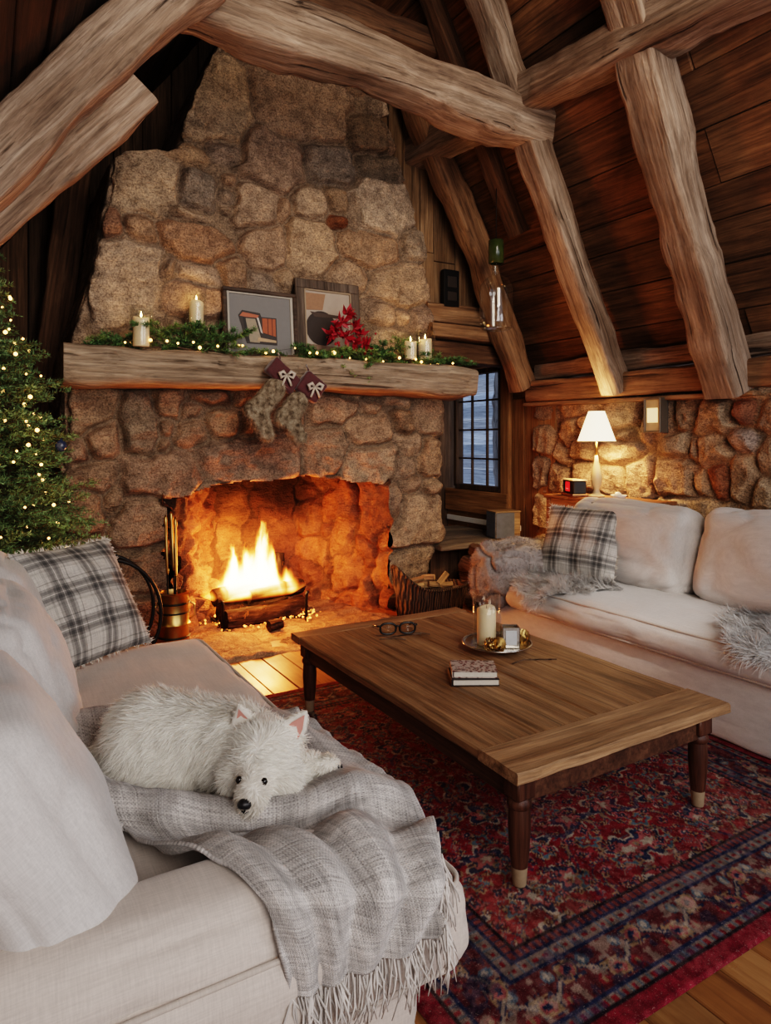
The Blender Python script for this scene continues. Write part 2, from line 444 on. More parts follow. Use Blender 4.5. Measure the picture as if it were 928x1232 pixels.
# ================================================================ fireplace
FY = 4.95
UP = [(255,120,48,50,0),(224,184,23,13,(.42,.33,.24)),(271,179,22,12,(.29,.25,.22)),(168,213,43,37,(.47,.40,.32)),(131,263,15,20,(.36,.24,.18)),(170,272,20,19,(.38,.29,.22)),(238,230,20,22,(.27,.25,.23)),(229,255,25,9,(.38,.32,.26)),(235,290,39,22,(.37,.26,.19)),(150,338,44,50,(.46,.40,.34)),(203,324,10,15,(.36,.30,.25)),(238,330,27,12,(.5,.42,.35)),(285,328,19,19,0),(238,362,42,18,(.42,.32,.25)),(96,385,14,40,0),
 (368,130,54,40,(.38,.31,.25)),(440,162,25,24,(.27,.22,.17)),(330,192,37,35,(.36,.29,.24)),(398,196,31,29,(.29,.265,.24)),(457,201,27,16,(.25,.22,.18)),(312,250,26,29,(.4,.33,.27)),(342,250,10,20,(.38,.29,.22)),(372,244,23,22,(.43,.36,.29)),(407,240,17,20,(.3,.24,.18)),(408,269,16,11,(.24,.11,.06)),(428,264,7,16,(.4,.34,.28)),(464,247,40,31,(.52,.46,.39)),(376,300,31,33,(.47,.38,.29)),(320,298,27,31,(.42,.33,.26)),(446,300,37,21,(.44,.33,.24)),(503,295,18,19,(.4,.35,.29)),(318,340,25,14,0),(343,335,13,14,(.42,.34,.26)),(420,333,28,17,(.44,.35,.27)),(487,343,44,28,(.47,.38,.29)),(460,374,20,14,(.43,.35,.28)),(512,381,18,18,(.37,.3,.25)),(489,380,11,10,(.44,.36,.28)),
 (106,490,31,29,(.36,.29,.22)),(74,492,10,34,(.42,.34,.28)),(170,507,21,40,(.27,.24,.20)),(203,485,23,20,(.35,.27,.2)),(231,493,13,12,0),(127,530,20,22,(.39,.30,.23)),(203,513,13,10,(.33,.26,.2)),(198,535,10,10,0),(232,522,18,13,(.33,.26,.2)),(250,478,24,10,(.28,.22,.17)),(274,510,20,18,(.37,.30,.23)),(302,508,12,20,0),(92,544,24,16,(.37,.29,.23)),(112,573,34,20,(.34,.27,.21)),(191,572,48,27,(.34,.27,.22)),(303,552,61,26,(.31,.26,.22)),(100,618,27,30,(.36,.27,.2)),(140,602,12,18,0),(168,630,32,34,(.37,.30,.24)),(170,688,38,28,(.29,.25,.2)),(100,690,32,38,0),(160,745,42,28,0),(100,760,30,30,0),
 (391,546,25,28,(.33,.27,.215)),(451,560,40,24,(.42,.36,.29)),(487,562,13,16,(.4,.34,.28)),(398,493,29,19,(.38,.31,.24)),(345,490,25,25,0),(449,518,26,18,(.43,.34,.26)),(446,493,12,9,(.43,.36,.28)),(480,483,15,6,(.5,.43,.35)),(489,510,14,16,(.29,.23,.17)),(494,532,15,15,(.46,.38,.3)),(521,503,20,23,(.40,.33,.26)),(524,553,16,25,(.47,.37,.27)),(524,588,14,12,(.46,.38,.29)),(497,583,14,11,(.41,.33,.26)),(476,608,12,30,(.38,.31,.25)),(505,625,36,33,(.47,.40,.32)),(496,681,34,24,(.38,.34,.28)),(492,717,32,13,(.33,.27,.22))]
S_f = []; sp = {}
for k, (px, py, hw, hh, col) in enumerate(UP):
    a = pix(px-hw, py, Y=FY); b_ = pix(px+hw, py, Y=FY); c_ = pix(px, py-hh, Y=FY); e_ = pix(px, py+hh, Y=FY)
    S_f.append(((a.x+b_.x)/2, (c_.z+e_.z)/2, (b_.x-a.x)/2, (c_.z-e_.z)/2))
    if col: sp[k] = tuple(np.array(col)*np.array((.88, .82, .755)))
S_f = fill_random(S_f, (-.95, 4.9, 0, 5.9), 21, .10, .24)
S_f = fill_random(S_f, (-.95, 4.9, 0, 5.9), 22, .05, .10)
LX = [(0, .40), (1.78, .41), (2.05, .44), (2.6, .60), (3.42, .735), (3.47, .80), (3.56, 1.17), (4.2, 1.38), (4.8, 1.66), (5.7, 2.05)]
RX = [(0, 3.45), (.35, 3.46), (.55, 3.60), (1.1, 3.58), (1.8, 3.56), (2.05, 3.52), (2.6, 3.51), (2.9, 3.46), (3.3, 3.36), (3.62, 3.22), (4.0, 3.10), (4.2, 3.02), (4.8, 2.8), (5.7, 2.6)]
def arch(x):   # top of the opening
    return 1.035+.13*np.clip(1-((x-2.1)/.98)**2, 0, 1)+.010*np.sin(x*9)+.006*np.sin(x*23)
def build_surround(par):
    zs = np.linspace(-.02, 5.7, 470); nf = 270; ns = 62; rc = .13
    lx = np.interp(zs, *zip(*LX)); rx = np.interp(zs, *zip(*RX))
    D = 1.22
    tl = np.linspace(D, 0, ns)[:-1]; tr = np.linspace(0, D, ns)[1:]; tf = np.linspace(0, 1, nf)
    nz = len(zs); nc = len(tl)+nf+len(tr)
    B = np.zeros((nz, nc, 3)); Nn = np.zeros((nz, nc, 3)); UV = np.zeros((nz, nc, 2))
    for i in range(nz):
        L, R = lx[i], rx[i]
        x = np.concatenate([np.full(len(tl), L), L+(R-L)*tf, np.full(len(tr), R)])
        y = np.concatenate([FY+tl, np.full(nf, FY), FY+tr])
        u = np.concatenate([L-tl, L+(R-L)*tf, R+tr])
        nx = np.concatenate([np.full(len(tl), -1.), np.zeros(nf), np.full(len(tr), 1.)])
        ny = np.concatenate([np.zeros(len(tl)), np.full(nf, -1.), np.zeros(len(tr))])
        # round the corners
        for (cx, sx) in ((L, 1), (R, -1)):
            cc = np.array([cx+sx*rc, FY+rc]); d = np.stack([x, y], -1)-cc
            inside = (d[:, 0]*sx < 0) & (d[:, 1] < 0)
            l = np.linalg.norm(d, axis=1)+1e-9
            x = np.where(inside, cc[0]+d[:, 0]/l*rc, x); y = np.where(inside, cc[1]+d[:, 1]/l*rc, y)
            nx = np.where(inside, d[:, 0]/l, nx); ny = np.where(inside, d[:, 1]/l, ny)
        B[i, :, 0] = x; B[i, :, 1] = y; B[i, :, 2] = zs[i]; Nn[i, :, 0] = nx; Nn[i, :, 1] = ny
        UV[i, :, 0] = u; UV[i, :, 1] = zs[i]
    h, ID, mask = stone_field(UV.reshape(-1, 2), S_f, 1)
    cols = stone_cols(ID, mask, len(S_f), 5, spec=sp)
    # soot / warm stain near the opening, darker towards the roof
    sd = (.12+.88*sstep(ns-7, ns+6, np.arange(nc)))[None, :, None]
    V = (B+Nn*(h.reshape(nz, nc, 1)*sd-.045)).reshape(-1, 3)
    X, Z = UV.reshape(-1, 2).T
    inside = (X > 1.126) & (X < 2.975) & (Z < arch(X))
    inside = inside & (np.abs(V[:, 1]-FY) < .25)
    idx = np.arange(nz*nc).reshape(nz, nc)
    q = np.stack([idx[:-1, :-1], idx[:-1, 1:], idx[1:, 1:], idx[1:, :-1]], -1).reshape(-1, 4)
    q = q[~inside[q].all(1)]
    o = link('stone_face', mesh_np('stone_face', V, q, cols), M['stone'], par)
    return o
fire = thing('fireplace', 'massive fieldstone fireplace and tapering chimney breast with arched opening', 'fireplace', (2.05, 5.6, 0))
def wpar(o, p):
    o.parent = p; o.matrix_parent_inverse = p.matrix_world.inverted(); return o
bpy.context.view_layer.update()
wpar(build_surround(None), fire)

# firebox: polyline plan, rough stone, arched top
def build_firebox():
    plan = [(1.118, 4.90), (1.13, 4.98), (1.335, 5.09), (1.36, 5.14), (1.70, 5.66), (1.78, 5.72), (2.48, 5.72), (2.56, 5.66), (2.76, 5.30), (2.95, 5.0), (2.985, 4.90)]
    pts = []; 
    for a, b in zip(plan[:-1], plan[1:]):
        n = max(2, int(math.dist(a, b)/.014))
        for k in range(n): pts.append((a[0]+(b[0]-a[0])*k/n, a[1]+(b[1]-a[1])*k/n))
    pts.append(plan[-1]); pts = np.array(pts); n = len(pts)
    s = np.concatenate([[0], np.cumsum(np.linalg.norm(np.diff(pts, axis=0), axis=1))])
    t = np.gradient(pts, axis=0); t /= np.linalg.norm(t, axis=1, keepdims=True); nrm = np.stack([t[:, 1], -t[:, 0]], -1)  # points inwards
    zs = np.linspace(-.02, 1.75, 130)
    UV = np.stack(np.meshgrid(s, zs), -1)
    S = fill_random([], (0, s[-1], 0, 1.8), 5, .12, .26); S = [(a_, b_, w_*.78, h_*1.5) for a_, b_, w_, h_ in S]; S = fill_random(S, (0, s[-1], 0, 1.8), 6, .06, .10)
    h, ID, mask = stone_field(UV.reshape(-1, 2), S, 8, depth=.05, roundw=.03, mort=.008, pn=3.5, warp=.045)
    back = ((s > .95) & (s < 1.75)).astype(float)
    h = (h*1.1).reshape(len(zs), n); h = h+.022*(.5-np.abs(fbm(UV*np.array((11, 3.5)), 77, 3))); bk = sstep(.80, .95, s)*(1-sstep(1.72, 1.85, s)); h = h*(1-.72*bk)[None]-.03
    B = np.zeros((len(zs), n, 3)); B[..., 0] = pts[:, 0]+nrm[:, 0]*h; B[..., 1] = pts[:, 1]+nrm[:, 1]*h; B[..., 2] = zs[:, None]
    # ceiling slopes together into the flue
    k = sstep(1.0, 1.75, zs)[:, None]*.55
    B[..., 0] = B[..., 0]*(1-k)+2.1*k; B[..., 1] = B[..., 1]*(1-k)+5.45*k
    cols = stone_cols(ID, mask, len(S), 7, mortar=(.16, .09, .055), pal=[(.34, .17, .09), (.28, .13, .07), (.38, .20, .105), (.24, .12, .065)])
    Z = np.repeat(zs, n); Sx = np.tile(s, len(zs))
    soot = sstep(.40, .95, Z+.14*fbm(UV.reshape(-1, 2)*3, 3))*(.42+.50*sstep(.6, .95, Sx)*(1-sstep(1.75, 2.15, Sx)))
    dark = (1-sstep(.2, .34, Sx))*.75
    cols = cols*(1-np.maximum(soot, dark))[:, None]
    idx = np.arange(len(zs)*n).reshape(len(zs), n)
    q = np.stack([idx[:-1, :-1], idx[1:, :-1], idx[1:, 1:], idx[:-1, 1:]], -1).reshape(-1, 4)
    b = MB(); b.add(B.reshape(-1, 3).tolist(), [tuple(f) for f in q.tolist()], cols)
    # back closing plate high in the flue
    b.box((2.1, 5.42, 1.74), (.9, .55, .03), col=(.03, .02, .015))
    o = b.build('firebox', M['firestone']); wpar(o, fire); o['label'] = 'soot-stained inner firebox lit orange'
    return o
build_firebox()
# arch underside: thickness of the lintel
def lintel_soffit():
    xs = np.linspace(1.1, 3.0, 90); ys = np.linspace(4.955, 5.16, 12); G = np.zeros((90, 12, 3))
    G[..., 0] = xs[:, None]; G[..., 1] = ys[None]; G[..., 2] = arch(xs)[:, None]+.012*fbm(np.stack(np.meshgrid(ys, xs), -1)*8, 3)+.0
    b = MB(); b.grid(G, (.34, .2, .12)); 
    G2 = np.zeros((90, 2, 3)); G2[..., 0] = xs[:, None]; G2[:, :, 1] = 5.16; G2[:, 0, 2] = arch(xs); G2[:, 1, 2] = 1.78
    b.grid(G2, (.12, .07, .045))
    wpar(b.build('lintel', M['firestone']), fire)
lintel_soffit()
# hearth slab
def build_hearth():
    nx, ny = 190, 130; xs = np.linspace(.85, 3.3, nx); ys = np.linspace(4.3, 5.75, ny)
    P = np.stack(np.meshgrid(xs, ys), -1)
    S = fill_random([], (.8, 3.4, 4.2, 5.8), 31, .18, .38); 
    h, ID, mask = stone_field(P.reshape(-1, 2), S, 13, depth=.016, mort=.008, roundw=.03, warp=.05)
    front = sstep(4.3, 4.325, P[..., 1]+.012*fbm(P*6, 3))
    Z = (h.reshape(ny, nx)*.6+.012+.012*fbm(P*5, 8, 3))*front-.004*(1-front)
    V = np.concatenate([P, Z[..., None]], -1).reshape(-1, 3)
    cols = stone_cols(ID, mask, len(S), 3, mortar=(.16, .105, .07), pal=[(.34, .23, .155), (.30, .2, .135), (.38, .26, .175)])
    ash = np.exp(-(((P[..., 0]-2.05)/.45)**2+((P[..., 1]-5.2)/.28)**2)).reshape(-1, 1)
    cols = cols*(1-ash*.5)+np.array((.2, .17, .15))*ash*.5
    idx = np.arange(nx*ny).reshape(ny, nx)
    q = np.stack([idx[:-1, :-1], idx[:-1, 1:], idx[1:, 1:], idx[1:, :-1]], -1).reshape(-1, 4)
    o = link('hearth_slab', mesh_np('hearth_slab', V, q, cols), M['hearth']); wpar(o, fire)
build_hearth()
# mantel beam
def build_mantel():
    o = beam('mantel_shelf', (.43, 4.83, 1.94), (3.68, 4.83, 1.935), .46, .245, M['mantel'], '', seed=5, rough=.03, parent=fire)
    o.parent = None; m4 = o.matrix_world.copy(); o.parent = fire; o.matrix_parent_inverse = fire.matrix_world.inverted(); o.matrix_world = m4
    for k in ('label', 'category'): 
        if k in o: del o[k]
    o['label'] = 'thick hewn wooden mantel beam'
build_mantel()

# ================================================================ right stone wall
def build_right_wall():
    XW = 4.5
    R = [(696,488,25,12),(686,520,12,18),(715,507,14,16),(700,537,14,15),(676,543,9,16),(675,577,13,18),(702,572,16,16),(745,545,24,13),(740,577,17,18),(772,578,20,25),(812,576,27,25),(845,582,16,16),(752,495,23,17),(776,507,7,28),(798,497,15,20),(822,497,16,18),(810,538,19,14),(857,502,26,18),(857,542,17,19),(864,578,14,25),(893,495,16,14),(895,532,21,13),(893,575,17,25),(835,612,50,14),(920,505,14,22),(920,550,14,20),(915,592,16,20),(905,632,25,20),(833,540,7,14),(770,617,28,12)]
    S = []; 
    for px, py, hw, hh in R:
        a = pix(px-hw, py, X=XW); b = pix(px+hw, py, X=XW); c = pix(px, py-hh, X=XW); e = pix(px, py+hh, X=XW)
        S.append(((a.y+b.y)/2, (c.z+e.z)/2, (a.y-b.y)/2, (c.z-e.z)/2))
    spx = {18: (.42, .3, .2), 19: (.30, .13, .07), 20: (.27, .13, .08), 21: (.40, .33, .29)}
    S = fill_random(S, (-1.6, 4.8, 0, 1.95), 41, .10, .26); S = fill_random(S, (-1.6, 4.8, 0, 1.95), 42, .05, .10)
    ys = np.linspace(-1.6, 4.75, 520); zs = np.linspace(0, 1.9, 165); P = np.stack(np.meshgrid(ys, zs), -1)
    h, ID, mask = stone_field(P.reshape(-1, 2), S, 17)
    V = np.zeros((len(h), 3)); V[:, 0] = XW+.03-h; V[:, 1:] = P.reshape(-1, 2)
    cols = stone_cols(ID, mask, len(S), 9, mortar=(.27, .2, .135), spec=spx, pal=[(.42, .33, .235), (.36, .275, .195), (.47, .38, .28), (.32, .245, .18), (.40, .29, .195)])
    idx = np.arange(len(h)).reshape(len(zs), len(ys))
    q = np.stack([idx[:-1, :-1], idx[1:, :-1], idx[1:, 1:], idx[:-1, 1:]], -1).reshape(-1, 4)
    o = link('wall_right', mesh_np('wall_right', V, q, cols), M['stone']); struct(o)
build_right_wall()
# alcove wall (wood), panel, window opening in X=4.52
def solid(name, c, d, m, bev=.006, kind=True, col=(1, 1, 1)):
    b = MB(); b.box(c, d, None, bev, col); o = b.build(name, m, smooth=False)
    if kind: struct(o)
    return o
WZ0, WZ1, WY0, WY1 = .95, 2.18, 5.27, 6.02
planks('wall_right_panel', (4.53, 4.52, 0), (0, 0, 1), (0, 1, 0), 1.86, .68, .17, M['panel'], seed=2, tint=(.8, 1.1), thick=.05)
planks('wall_right_alcove', (4.55, 5.2, 0), (0, 0, 1), (0, 1, 0), WZ0-.03, 1.1, .55, M['panel_h'], seed=6, tint=(.85, 1.1), thick=.04)
planks('wall_right_alcove', (4.55, 5.2, WZ1+.03), (0, 0, 1), (0, 1, 0), .3, 1.1, .4, M['panel_h'], seed=7, tint=(.85, 1.1), thick=.04)
solid('wall_back_alcove', (4.06, 6.24, 1.2), (1.1, .05, 2.6), M['darkboard'])
solid('ceiling_alcove', (4.06, 5.66, 2.44), (1.1, 1.2, .05), M['darkboard'])
# window
def build_window():
    X = 4.53; b = MB(); ft = .055
    for y in (WY0, WY1): b.box((X, y, (WZ0+WZ1)/2), (.10, ft, WZ1-WZ0), None, .006)
    for z in (WZ0, WZ1): b.box((X, (WY0+WY1)/2, z), (.10, WY1-WY0, ft), None, .006)
    fr = b.build('window_1', M['darkframe'], smooth=False); struct(fr)
    s = MB(); n = 3
    for k in range(1, n): s.box((X, WY0+(WY1-WY0)*k/n, (WZ0+WZ1)/2), (.03, .018, WZ1-WZ0-.03), None, .003)
    for k in range(1, 4): s.box((X, (WY0+WY1)/2, WZ0+(WZ1-WZ0)*k/4), (.03, WY1-WY0-.03, .018), None, .003)
    s.build('window_bar', M['darkframe'], fr, smooth=False)
    g = MB(); g.box((X, (WY0+WY1)/2, (WZ0+WZ1)/2), (.006, WY1-WY0-.05, WZ1-WZ0-.05)); g.build('window_pane', M['glass_old'], fr, smooth=False)
M['darkframe'] = wood('window_wood', (.035, .02, .012), (.09, .05, .028), (.15, .09, .05), axis=2, crack=.3, patch=.2)
def glassmat(name, tintc=(1, 1, 1), rough=.02, alpha=.12):
    m, nt, b = mk(name, tintc, rough)
    tr = nd(nt, 'BsdfTransparent', {'Color': rgba(tintc)}); gl = nd(nt, 'BsdfGlossy', {'Roughness': rough, 'Color': (1, 1, 1, 1)})
    lw = nd(nt, 'LayerWeight', {'Blend': .5}); f = mth(nt, 'POWER', lw.outputs['Facing'], 4.0)
    f = mth(nt, 'ADD', mth(nt, 'MULTIPLY', f, .55), alpha*.25)
    mx = nd(nt, 'MixShader', {0: f, 1: tr.outputs[0], 2: gl.outputs[0]})
    nt.links.new(mx.outputs[0], nt.nodes['Material Output'].inputs['Surface'])
    return m
M['glass_old'] = glassmat('window_glass', (.95, .97, 1.0), .03, .15)
M['glass'] = glassmat('clear_glass', (.96, .97, .96), .02, .12)
M['glass_green'] = glassmat('green_glass', (.35, .5, .12), .05, .2)
build_window()
# outside: a snowy grey shed wall and a tree trunk seen through the panes
planks('outside_shed', (7.2, 4.0, -.5), (0, 1, 0), (0, 0, 1), 9, 3.2, .2, wood('shed_siding', (.32, .36, .42), (.55, .59, .66), (.8, .83, .88), axis=1, crack=.3, patch=.2), seed=9, tint=(.7, 1.2), kind=False)
tag(bpy.data.objects['outside_shed'], 'pale grey weathered shed siding seen outside through the window panes', 'shed')
beam('bare_tree', (6.3, 7.3, -.5), (6.5, 7.5, 3.6), .28, .28, wood('bark', (.10, .09, .085), (.2, .18, .17), (.34, .32, .31)), 'bare grey tree trunk outside the window', 'tree', 4, .05, up=(0, 1, 0))
# trims around the window, baseboard strip, plate beams
solid('trim_1', (4.50, 5.185, 1.42), (.06, .13, 1.9), M['panel'], .008)
solid('trim_2', (4.49, 5.66, .80), (.05, 1.05, .24), M['panel_h'], .008)
solid('trim_3', (4.44, 5.62, 2.27), (.12, 1.1, .14), M['panel_h'], .01)
o = solid('baseboard_right', (4.475, 5.55, .60), (.02, 1.2, .055), plain('white_trim', (.75, .73, .7), .5), .004)
solid('leak_board', (4.60, 4.85, 2.05), (.05, 1.0, .62), M['panel_h'], .004)  # filler board added to block light leaking in above the panel
# gable wall of upright boards above the alcove
def gable():
    rs = random.Random(8); b = MB(); x = 2.55
    while x < 4.55:
        w = rs.uniform(.14, .26); zt = 1.95+1.77*(4.72-x-w/2)+.1; zb = 2.50
        t = rs.uniform(.7, 1.2)
        if zt > zb+.05:
            zm = rs.uniform(2.9, 3.4)
            for (z0, z1) in ((zb, zm), (zm+.006, zt)):
                if z1 > z0: b.box((x+w/2, 5.06+rs.uniform(-.012, .012), (z0+z1)/2), (w-.008, .04, z1-z0), None, .004, (t, t, t*.96))
                t *= rs.uniform(.85, 1.2)
        x += w
    return struct(b.build('wall_gable', M['gable'], smooth=False))
gable()
beam('header_beam', (3.4, 5.03, 2.60), (4.62, 5.03, 2.60), .14, .17, M['beam_brown'], 'reddish header board directly under the gable planks right of the chimney', 'beam', 21, .008)
beam('header_beam', (3.4, 5.00, 2.43), (4.62, 5.00, 2.43), .2, .13, M['beam_brown'], 'lighter middle header beam right of the chimney, below the reddish board', 'beam', 22, .012)
beam('header_beam', (3.4, 5.06, 2.26), (4.6, 5.06, 2.26), .18, .18, M['beam_dark'], 'dark lowest header beam just above the window alcove', 'beam', 23, .012)
# window ledge
b = MB()
for k in range(3): b.box((4.0, 5.07+k*.38, .49), (1.02, .37, .05), None, .008, (.9+.1*k,)*3)
led = b.build('window_ledge', wood('ledge_wood', (.10, .075, .055), (.21, .165, .125), (.33, .27, .21), axis=0, crack=.4, patch=.3), smooth=False)
tag(led, 'worn grey-brown wooden ledge in the alcove below the window', 'ledge')
solid('trim_4', (4.0, 5.12, .23), (.95, .04, .46), M['darkboard'], .004)

# ================================================================ timber frame
yR = [4.83, 3.71, 2.76]
def rafter(Y, foot, top, w, h, m, lab, seed, ext=1.35, **k):
    f = Vector((foot[0], Y, foot[1])); t = Vector((top[0], Y, top[1])); d = (t-f)
    return beam('rafter', f, f+d*ext, w, h, m, lab, 'rafter', seed, **k)
rafter(4.80, (4.36, 1.95), (3.40, 3.86), .2, .22, M['beam_brown'], 'brown rafter nearest the chimney, against the gable planks', 31, 1.3, rough=.03)
rafter(3.71, (4.40, 1.86), (3.46, 3.68), .2, .21, M['beam'], 'middle slanting rafter, its foot on the wall plate behind the table lamp', 32, 1.6, rough=.025)
rafter(2.74, (4.42, 1.80), (3.44, 3.82), .27, .27, M['beam'], 'thick slanting rafter at the right, highest foot nearest the camera', 33, 1.6, rough=.03)
rafter(1.55, (4.42, 1.80), (3.44, 3.82), .25, .25, M['beam'], 'slanting rafter beyond the right edge of the view', 34, 1.6, rough=.03) if False else None
beam('wall_plate', (4.46, 4.75, 1.915), (4.46, -1.5, 1.875), .2, .19, M['panel_long'] if 'panel_long' in M else M['beam_brown'], 'squared golden wall plate running along the top of the right stone wall', 'beam', 35, .012)
beam('log_plate', (4.53, 4.75, 2.09), (4.53, -1.5, 2.06), .15, .15, M['beam'], 'rough pale log lying on the wall plate below the roof boards', 'beam', 36, .02)
beam('ledge_board', (4.45, 4.80, 1.79), (4.45, 2.6, 1.765), .16, .035, M['beam_brown'], 'thin board capping the right stone wall under the wall plate', 'board', 37, .006)
# tie beam and purlin
beam('tie_beam', (.80, 3.70, 3.83), (3.58, 3.70, 3.77), .27, .29, M['beam'], 'long pale hewn tie beam crossing in front of the chimney', 'beam', 38, .03)
beam('purlin', (3.36, 5.05, 3.98), (3.50, .2, 3.76), .28, .26, M['beam'], 'heavy purlin running from the chimney toward the upper right corner', 'beam', 39, .03)
# left rafters
p0, p1 = pix(-140, 321, Y=3.36), pix(250, -50, Y=3.36)
beam('rafter', p0, p1, .24, .25, M['beam'], 'massive close rafter slanting up across the upper left corner', 'rafter', 40, .03)
p0, p1 = pix(-150, 393, Y=3.55), pix(168, 108, Y=3.55)
beam('rafter', p0, p1, .16, .17, M['beam'], 'lower strut tucked beneath the massive left rafter', 'rafter', 41, .02)
# upper rafters in the dark roof
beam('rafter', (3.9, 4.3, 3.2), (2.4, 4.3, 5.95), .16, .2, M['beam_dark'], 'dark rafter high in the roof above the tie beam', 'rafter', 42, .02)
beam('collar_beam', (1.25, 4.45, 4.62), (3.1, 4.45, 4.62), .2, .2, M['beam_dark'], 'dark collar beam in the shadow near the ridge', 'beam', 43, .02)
# ================================================================ soft goods helpers
def linen(name, c, var=.10, weave=900, rough=.85, slub=.12):
    m, nt, b = mk(name, c, rough); b.inputs['Specular IOR Level'].default_value = .2
    b.inputs['Sheen Weight'].default_value = .25
    v = coords(nt); big = noise(nt, v, 4, 4, .5)
    s1 = noise(nt, coords(nt, (300, 12, 40)), 1, 4, .6); s2 = noise(nt, coords(nt, (12, 300, 300)), 1, 4, .6)
    t = mth(nt, 'ADD', mth(nt, 'MULTIPLY', s1, .5), mth(nt, 'MULTIPLY', s2, .5))
    k = ramp(nt, t, [(.35, 1-slub), (.65, 1+slub)])
    col = mix(nt, big, tuple(x*(1-var) for x in c), tuple(min(1, x*(1+var)) for x in c))
    col = mix(nt, 1.0, col, k, 'MULTIPLY'); nt.links.new(col, b.inputs['Base Color'])
    bump(nt, b, t, .12, .004)
    return m
M['linen'] = linen('sofa_linen', (.56, .485, .43))
M['linen_white'] = linen('sofa_linen_pale', (.575, .54, .515))
M['linen_pipe'] = linen('sofa_piping', (.50, .43, .375))

def cush(size, r=.06, puff=(.0, .0, .0), n=26, seed=0, wr=.006, wf=7, pinch=0.0, sag=None):
    """soft box: rounded edges, puffed faces, wrinkles.  returns MB"""
    hx, hy, hz = [x/2 for x in size]; b = MB()
    key = {}; V = []; F = []
    L = np.linspace(-1, 1, n)
    L = np.sign(L)*np.abs(L)**.75
    def vid(p):
        k = tuple(np.round(p, 6))
        if k not in key: key[k] = len(V); V.append(p)
        return key[k]
    for a in range(3):
        for sg in (-1, 1):
            for i in range(n-1):
                for j in range(n-1):
                    q = []
                    for (u, v) in ((L[i], L[j]), (L[i+1], L[j]), (L[i+1], L[j+1]), (L[i], L[j+1])):
                        p = [0, 0, 0]; p[a] = sg; p[(a+1) % 3] = u; p[(a+2) % 3] = v; q.append(vid(tuple(p)))
                    F.append(tuple(q if sg > 0 else q[::-1]))
    P = np.array(V); H = np.array((hx, hy, hz)); rr = np.minimum(r, H*.98)
    X = P*H; I = np.clip(X, -(H-rr), H-rr); D = (X-I)/rr
    l = np.linalg.norm(D, axis=1, keepdims=True); D = np.where(l > 1e-6, D/np.maximum(l, 1e-6), 0)
    # keep cube face depth: points on a face move to the rounded surface
    Y = I+D*rr
    for a in range(3):
        o1, o2 = (a+1) % 3, (a+2) % 3
        w = (1-P[:, o1]**2)*(1-P[:, o2]**2)
        Y[:, a] += np.sign(P[:, a])*np.abs(P[:, a])**3*puff[a]*w
    if pinch:
        for a in (0, 1):
            o = 1-a; Y[:, a] *= 1-pinch*(1-P[:, o]**2)
    N = Y/(H*1.0+1e-6); N /= np.linalg.norm(N, axis=1, keepdims=True)
    Y = Y+N*(fbm(Y*wf+seed*5.1, seed, 3)*wr)[:, None]
    st = np.abs(vn(Y*np.array((3, 3, 3))*2.2+seed*2.7, seed+3)); Y -= N*(np.exp(-st*14)*wr*1.4)[:, None]
    if sag is not None: Y = sag(Y, P)
    b.add(Y.tolist(), F)
    return b
def seam(size, zf, off=0.0, r=.006, rad=.06, n=10, y0=None):
    """rounded-rectangle loop of piping at height fraction zf"""
    hx, hy, hz = size[0]/2+off, size[1]/2+off, size[2]/2; pts = []
    for (sx, sy, a0) in ((1, 1, 0), (-1, 1, 90), (-1, -1, 180), (1, -1, 270)):
        for k in range(n):
            a = math.radians(a0+90*k/(n-1)); pts.append((sx*(hx-rad)+rad*math.cos(a), sy*(hy-rad)+rad*math.sin(a), zf))
    full = []
    for i in range(len(pts)):
        p, q = Vector(pts[i]), Vector(pts[(i+1) % len(pts)]); m = max(1, int((q-p).length/.04))
        for k in range(m): full.append(p.lerp(q, k/m))
    b = MB(); b.tube(full, r, 6, closed=True); return b

def strands(P, N, D, L, w, m, name, parent=None, seg=3, curl=.3, droop=.3, seed=0, cols=None, jit=.35):
    """mesh fur: tapered ribbons rooted at P growing along D (unit)"""
    r = np.random.default_rng(seed); n = len(P)
    D = D+r.normal(0, jit, (n, 3)); D /= np.linalg.norm(D, axis=1, keepdims=True)
    L = L*r.uniform(.6, 1.25, n)
    side = np.cross(D, N+r.normal(0, .4, (n, 3))); side /= np.linalg.norm(side, axis=1, keepdims=True)+1e-9
    cv = r.normal(0, 1, (n, 3))*curl
    V = np.zeros((n, (seg+1)*2, 3)); pos = P.copy(); d = D.copy()
    for k in range(seg+1):
        ww = w*(1-(k/seg)**1.5*.85)
        V[:, 2*k] = pos-side*ww/2; V[:, 2*k+1] = pos+side*ww/2
        pos = pos+d*(L/seg)[:, None]
        d = d+cv/seg+np.array((0, 0, -droop/seg)); d /= np.linalg.norm(d, axis=1, keepdims=True)
    base = np.arange(n)[:, None]*(seg+1)*2
    F = np.concatenate([base+np.array([[2*k, 2*k+1, 2*k+3, 2*k+2]]) for k in range(seg)], 0)
    cc = np.repeat(cols, (seg+1)*2, 0) if cols is not None else None
    return link(name, mesh_np(name, V.reshape(-1, 3), F, cc), m, parent)
